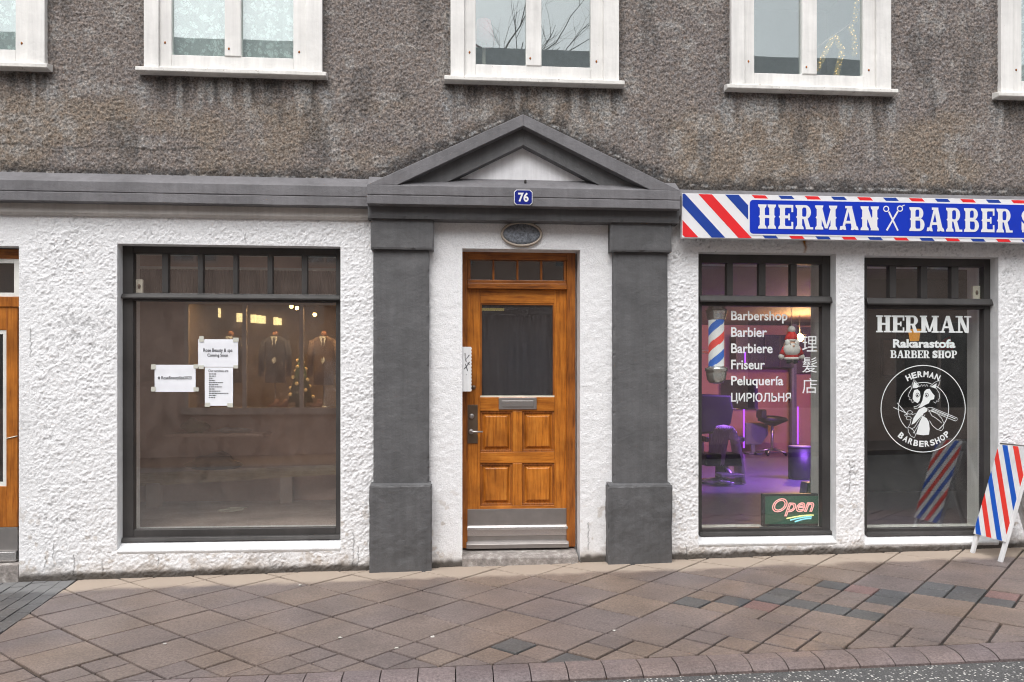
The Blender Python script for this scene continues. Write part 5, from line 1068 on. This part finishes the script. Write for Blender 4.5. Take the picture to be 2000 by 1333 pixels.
# ------------------------------------------------------------------ upper window things
x = UX[3]; gp = lambda zx, zy: F(1300 + zx * .35, zy * .35, .13)
gl_ = tag(empty('light_garland', gp(940, 430)), 'gold tinsel garland with tiny lights on a twig in the upper window', 'garland'); WORLD[gl_] = np.array(gp(940, 430))
MB().tube([gp(760, 320), gp(860, 255), gp(950, 190), gp(1020, 145), gp(1085, 60), gp(1100, -200)], [.006, .006, .007, .008, .009, .010], 'bark', 6).build('twig', gl_)
rg = random.Random(4); ti, lt = MB(), MB()
for path in ([(940, 205), (905, 265), (870, 335), (845, 395)], [(945, 205), (985, 285), (970, 350), (950, 425)], [(1030, 145), (1052, 210), (1055, 310)], [(1065, -120), (1070, 0), (1055, 130)]):
    for a, b in zip(path, path[1:]):
        for k in range(70):
            t = rg.random(); c = gp(a[0] + (b[0] - a[0]) * t, a[1] + (b[1] - a[1]) * t); d = np.array([rg.gauss(0, 1), rg.gauss(0, .6), rg.gauss(0, 1)]); d /= np.linalg.norm(d); e = c + d * .026; w = np.cross(d, (0, 1, 0)) * .0055
            ti.add([c - w, c + w, e + w, e - w], [(0, 1, 2, 3)], 'tinsel_gold')
        for k in range(6):
            t = (k + rg.random()) / 6; c = gp(a[0] + (b[0] - a[0]) * t + rg.uniform(-14, 14), a[1] + (b[1] - a[1]) * t); lt.ball(c + np.array([0, -.012, 0]), .0045, 'fairy_light', 6, 4)
tn = ti.build('tinsel', gl_, smooth=False); tn['kind'] = 'stuff'; lt_o = lt.build('lights', gl_); lt_o['kind'] = 'stuff'
c = F(945, 62, .45); zsil = UZS - .25
tl = tag(empty('table_lamp', (c[0], .45, zsil)), 'table lamp with pink shade inside the window above the pediment', 'lamp'); WORLD[tl] = np.array(tl.location)
MB().rings([(c[0], .45, zsil, .08, .08), (c[0], .45, zsil + .02, .08, .08), (c[0], .45, zsil + .04, .015, .015), (c[0], .45, c[2] - .09, .015, .015)], 'ivory', 20).build('base', tl); MB().rings([(c[0], .45, c[2] - .10, .10, .10), (c[0], .45, c[2] + .09, .06, .06)], 'pink_shade', 24).build('shade', tl)

# ------------------------------------------------------------------ the other side of the street (seen mirrored in the panes)
YO = -12.5; V = lambda px, py, d=12.5: F(px, py, d)
og = road_z(0, 0) + .10; roof_z = V(1040, 88)[2]
T = tag(empty('tailor_building', (0, YO, og)), 'brown building across the street mirrored in the panes, with a lit tailor window', 'building'); WORLD[T] = np.array(T.location)
wx0, wx1 = V(357, 700)[0], V(357, 700)[0] + 5.2; wz0, wz1 = V(500, 797)[2], V(500, 588)[2]
ups = [(x - .55, x + .55, z, z + 1.5) for z in (4.4, 6.6) for x in np.arange(-15, 16, 3.0)]
gnd = [(7.2, 9.6, .95, 3.2), (11, 13.4, .95, 3.2), (-11.5, -8.6, .95, 3.2), (1.2, 2.3, og, 2.7)]
def facade(x0, x1, z0, z1, holes):
    xs = sorted(set([x0, x1] + [h[0] for h in holes] + [h[1] for h in holes])); zs = sorted(set([z0, z1] + [h[2] for h in holes] + [h[3] for h in holes])); m = MB(); ids = {}
    def vid(i, j):
        if (i, j) not in ids: ids[(i, j)] = len(m.v); m.v.append((xs[i], YO, zs[j]))
        return ids[(i, j)]
    for i in range(len(xs) - 1):
        for j in range(len(zs) - 1):
            c = ((xs[i] + xs[i + 1]) / 2, (zs[j] + zs[j + 1]) / 2)
            if any(h[0] < c[0] < h[1] and h[2] < c[1] < h[3] for h in holes): continue
            m.f.append([vid(i, j), vid(i, j + 1), vid(i + 1, j + 1), vid(i + 1, j)]); m.m.append(m.mi('opposite_wall'))
    return m
facade(-18, 18, og - .3, roof_z - 1.2, [(wx0, wx1, wz0, wz1)] + ups + gnd).build('wall', T, smooth=False)
box('eaves', -18.1, 18.1, YO - 9, YO + .25, roof_z - 1.199, roof_z - .2, 'roof_metal', T, 0); MB().profile_x([(YO + .25, roof_z - .2), (YO - 4.5, roof_z + .3), (YO - 9, roof_z - .2)], -18.1, 18.1, 'roof_metal').build('roof', T, smooth=False)
MB().add([(-18, YO, og - .3), (-18, YO - 8.9, og - .3), (-18, YO - 8.9, roof_z - .5), (-18, YO, roof_z - .5), (18, YO, og - .3), (18, YO - 8.9, og - .3), (18, YO - 8.9, roof_z - .5), (18, YO, roof_z - .5)], [(0, 1, 2, 3), (4, 7, 6, 5), (1, 5, 6, 2)], 'opposite_wall').build('rear_walls', T, smooth=False)
for h in ups + gnd:
    w = 'window' if h[2] > og + .5 else 'door'; f = MB(); t_ = .06
    f.box(h[0], h[0] + t_, YO - .12, YO - .04, h[2], h[3], 'opposite_trim').box(h[1] - t_, h[1], YO - .12, YO - .04, h[2], h[3], 'opposite_trim').box(h[0] + t_, h[1] - t_, YO - .12, YO - .041, h[2], h[2] + t_, 'opposite_trim').box(h[0] + t_, h[1] - t_, YO - .12, YO - .041, h[3] - t_, h[3], 'opposite_trim').box((h[0] + h[1]) / 2 - .03, (h[0] + h[1]) / 2 + .03, YO - .12, YO - .042, h[2] + t_, h[3] - t_, 'opposite_trim').add([(h[0], YO - .8, h[2]), (h[1], YO - .8, h[2]), (h[1], YO - .8, h[3]), (h[0], YO - .8, h[3])], [(3, 2, 1, 0)], 'room_dark')
    fo = f.build(w, T, 0, smooth=False); box('pane', h[0] + t_, h[1] - t_, YO - .09, YO - .085, h[2] + t_, h[3] - t_, 'glass', fo, 0)
f = MB(); t_ = .09
for px_ in (357, 472, 585): x = V(px_, 700)[0]; f.box(x - t_ / 2, x + t_ / 2, YO - .06, YO + .03, wz0, wz1, 'opposite_trim')
f.box(wx1 - t_ / 2, wx1 + t_ / 2, YO - .06, YO + .03, wz0, wz1, 'opposite_trim').box(wx0 - .1, wx1 + .1, YO - .06, YO + .08, wz0 - .16, wz0, 'opposite_trim').box(wx0 + t_ / 2, wx1 - t_ / 2, YO - .06, YO + .028, wz1 - .06, wz1, 'opposite_trim')
tw = f.build('display_window', T, 0, smooth=False); box('pane', wx0, wx1, YO - .03, YO - .025, wz0, wz1, 'glass', tw, 0)
m = MB(); D = YO - 2.6; v = [(wx0, YO - .07, wz0), (wx1, YO - .07, wz0), (wx1, D, wz0), (wx0, D, wz0), (wx0, YO - .07, wz1 + .25), (wx1, YO - .07, wz1 + .25), (wx1, D, wz1 + .25), (wx0, D, wz1 + .25)]
m.add(v, [(0, 3, 2, 1), (4, 5, 6, 7), (0, 4, 7, 3), (1, 2, 6, 5), (3, 7, 6, 2)], 'display_wall'); m.build('display_room', T, smooth=False)
dsp = MB()
for px_, py_, w_, h_ in ((383, 603, 15, 21), (400, 606, 14, 21), (416, 608, 11, 18), (461, 618, 13, 17), (487, 620, 9, 16), (498, 621, 9, 16), (507, 622, 8, 15), (532, 625, 8, 15), (540, 626, 6, 13)):
    a, b = F(px_ - w_ / 2, py_ - h_ / 2, 14.9), F(px_ + w_ / 2, py_ + h_ / 2, 14.9); lb = box('light_box', a[0], b[0], -15.09, -15.0, b[2], a[2], 'warm_panel', tw, 0)
lt = []
for k, (px_, py_) in enumerate(((565, 597), (576, 600), (611, 613))):
    c = F(px_, py_, 13.6); o = tag(empty('spot_lamp', (c[0], -13.6, c[2])), 'glowing spot lamp in the tailor window mirrored in the left pane, %s from the left' % ['first', 'second', 'third'][k], 'spot lamp', 'spot lamps in the tailor window'); WORLD[o] = np.array(o.location)
    MB().ball((c[0], -13.6, c[2]), .05, 'warm_bulb').build('bulb', o); MB().tube([(c[0], -13.6, c[2] + .04), (c[0], -13.6, wz1 + .249)], .012, 'black_plastic', 6).build('stem', o)
ca = box('ceiling_strip', wx0 + .3, wx1 - .3, YO - .40, YO - .22, wz1 + .19, wz1 + .249, 'warm_panel', tw, 0); lamp('display_light', ((wx0 + wx1) / 2, YO - .31, wz1 + .18), (1, .70, .38), 150, (4.2, .2), tw)
WORLDY = -13.25
def mannequin(px, label, mj, coat):
    s = F(px, 700, 13.25)[0]; Z = lambda py: F(px, py, 13.25)[2]; y = WORLDY; e = tag(empty('mannequin', (s, y, wz0)), label, 'mannequin', 'mannequins in the tailor window'); WORLD[e] = np.array(e.location)
    zh = Z(748 if not coat else 752)
    MB().rings([(s, y, zh, .25, .15), (s, y, Z(720), .23, .14), (s, y, Z(690), .25, .15), (s, y, Z(668), .29, .13), (s, y, Z(661), .25, .11), (s, y, Z(655), .10, .08)], mj, 24).build('jacket', e)
    for q_ in (-1, 1): MB().tube([(s + q_ * .26, y, Z(665)), (s + q_ * .33, y + .02, Z(695)), (s + q_ * .33, y + .05, Z(735))], [.085, .075, .06], mj, 10).build('sleeve', e)
    MB().prism([(s - .075, Z(657)), (s + .075, Z(657)), (s + .01, Z(683)), (s - .01, Z(683))], y + .105, y + .155, 'shirt').build('shirt', e, smooth=False); MB().prism([(s - .02, Z(660)), (s + .02, Z(660)), (s + .022, Z(680)), (s, Z(686)), (s - .022, Z(680))], y + .156, y + .162, mj).build('tie', e, smooth=False)
    MB().ball((s, y, Z(651)), (.075, .075, .07), 'tan_shoe').build('neck_cap', e); MB().prism([(s - .01, Z(711)), (s + .06, Z(705)), (s + .03, Z(697)), (s - .05, Z(702))], y + .15, y + .17, 'shirt').build('price_tag', e, smooth=False)
    MB().rings([(s, y, wz0, .16, .16), (s, y, wz0 + .02, .16, .16), (s, y, wz0 + .03, .02, .02), (s, y, zh + .05, .02, .02)], 'steel', 16).build('stand', e)
mannequin(445, 'suited mannequin mirrored behind the topmost paper notice', 'suit_dark', False); mannequin(533, 'dark suited mannequin with white shirt mirrored in the middle bay of the tailor window', 'suit_dark', False); mannequin(629, 'mannequin in a brown coat mirrored in the right bay of the tailor window', 'suit_brown', True)
c = F(583, 780, 12.95); ct = tag(empty('bauble_tree', (c[0], -12.95, wz0)), 'small dark christmas tree with gold baubles mirrored in the left pane', 'christmas tree'); WORLD[ct] = np.array(ct.location)
zt2 = F(583, 690, 12.95)[2]; MB().rings([(c[0], -12.95, wz0, .12, .12), (c[0], -12.95, wz0 + .12, .12, .12), (c[0], -12.95, wz0 + .121, .30, .30), (c[0], -12.95, zt2, .02, .02)], 'leaf_green', 18).build('crown', ct)
for k in range(18):
    t = .12 + .8 * k / 18; r_ = .30 * (1 - t) + .03; a = k * 2.4; MB().ball((c[0] + r_ * math.cos(a), -12.95 + r_ * math.sin(a), wz0 + .12 + (zt2 - wz0 - .14) * t), .045, 'gold_ball', 10, 6).build('bauble', ct)
for k, px_ in enumerate((392, 530, 548, 615)):
    c = F(px_, 790, 12.9); y = -12.9; b = MB().rings([(c[0] - .02, y, wz0, .14, .05), (c[0], y, wz0 + .05, .14, .05), (c[0] + .06, y, wz0 + .10, .07, .045), (c[0] + .08, y, wz0 + .2, .05, .045)], 'tan_shoe', 14).build('shoe'); tag(b, 'tan ankle shoe on the tailor window ledge, %s of four' % ['first', 'second', 'third', 'last'][k], 'shoe', 'shoes in the tailor window')
# bare tree behind the far roof
tb = np.array([V(963, 50, 24)[0], -24.0, -1.2]); tr = tag(empty('bare_tree', tb), 'bare winter tree above the far roof, mirrored in the window over the pediment', 'tree'); WORLD[tr] = tb.copy()
rt = random.Random(21); trunk, crown = MB(), MB(); hgt = roof_z + 4.2
tp_ = [tb, tb + [.1, 0, 4], tb + [-.05, 0, 8.5], tb + [.12, 0, 11.5], tb + [.1, 0, hgt + 1.2]]; trunk.tube(tp_, [.34, .29, .23, .18, .09], 'bark', 10); trunk.build('trunk', tr)
def branch(p, d, L, r, n):
    pts = [p]; q_ = p.copy(); dd = d / np.linalg.norm(d)
    for i in range(4):
        dd = dd + np.array([rt.gauss(0, .13), rt.gauss(0, .13), rt.gauss(.05, .10)]); dd /= np.linalg.norm(dd); q_ = q_ + dd * L / 4; pts.append(q_.copy())
    crown.tube(pts, [r, r * .85, r * .7, r * .55, r * .4], 'bark', 5)
    if n > 0:
        for k in range(3):
            i = rt.choice((1, 2, 3, 4)); a = rt.uniform(-1, 1); nd_ = (pts[i] - pts[i - 1]) / (L / 4) + np.array([rt.gauss(0, .55), rt.gauss(0, .55), rt.gauss(.15, .4)]); branch(pts[i], nd_, L * rt.uniform(.5, .7), r * .5, n - 1)
for k in range(17):
    t = .60 + .4 * k / 17; z = tb[2] + t * (hgt + 2); a = k * 2.2 + rt.uniform(-.4, .4); branch(np.array([tb[0] + .05, tb[1], z]), np.array([math.cos(a), math.sin(a) * .7, rt.uniform(.05, .6)]), 4.4 * (1.25 - t * .6), .045, 3)
crown.build('crown', tr)
# scraps on the pavement
for k, (px_, py_) in enumerate(((323, 1259), (586, 1144), (845, 1245), (775, 1267), (665, 1247), (1200, 1233))):
    p = G(px_, py_); b = MB(); n = 7; rr = [rg.uniform(.005, .012) for _ in range(n)]
    b.v = []; top = [(p[0] + rr[i] * math.cos(6.283 * i / n) * 1.3, p[1] + rr[i] * math.sin(6.283 * i / n), gz(p[0], p[1]) + .004 + rg.uniform(0, .004)) for i in range(n)]; bot = [(x, y, z - .004) for x, y, z in top]
    b.add(top + bot, [tuple(range(n))] + [(i, n + i, n + (i + 1) % n, (i + 1) % n) for i in range(n)], 'litter_white'); o = b.build('litter_scrap', smooth=False)
    tag(o, 'scrap of white litter on the pavement ' + ['below the left window, left of the others', 'against the wall below the shop window', 'in front of the door step', 'near the kerb in front of the left pilaster', 'midway across in front of the left pilaster', 'in front of the right pilaster'][k], 'litter', 'scraps of litter on the pavement')
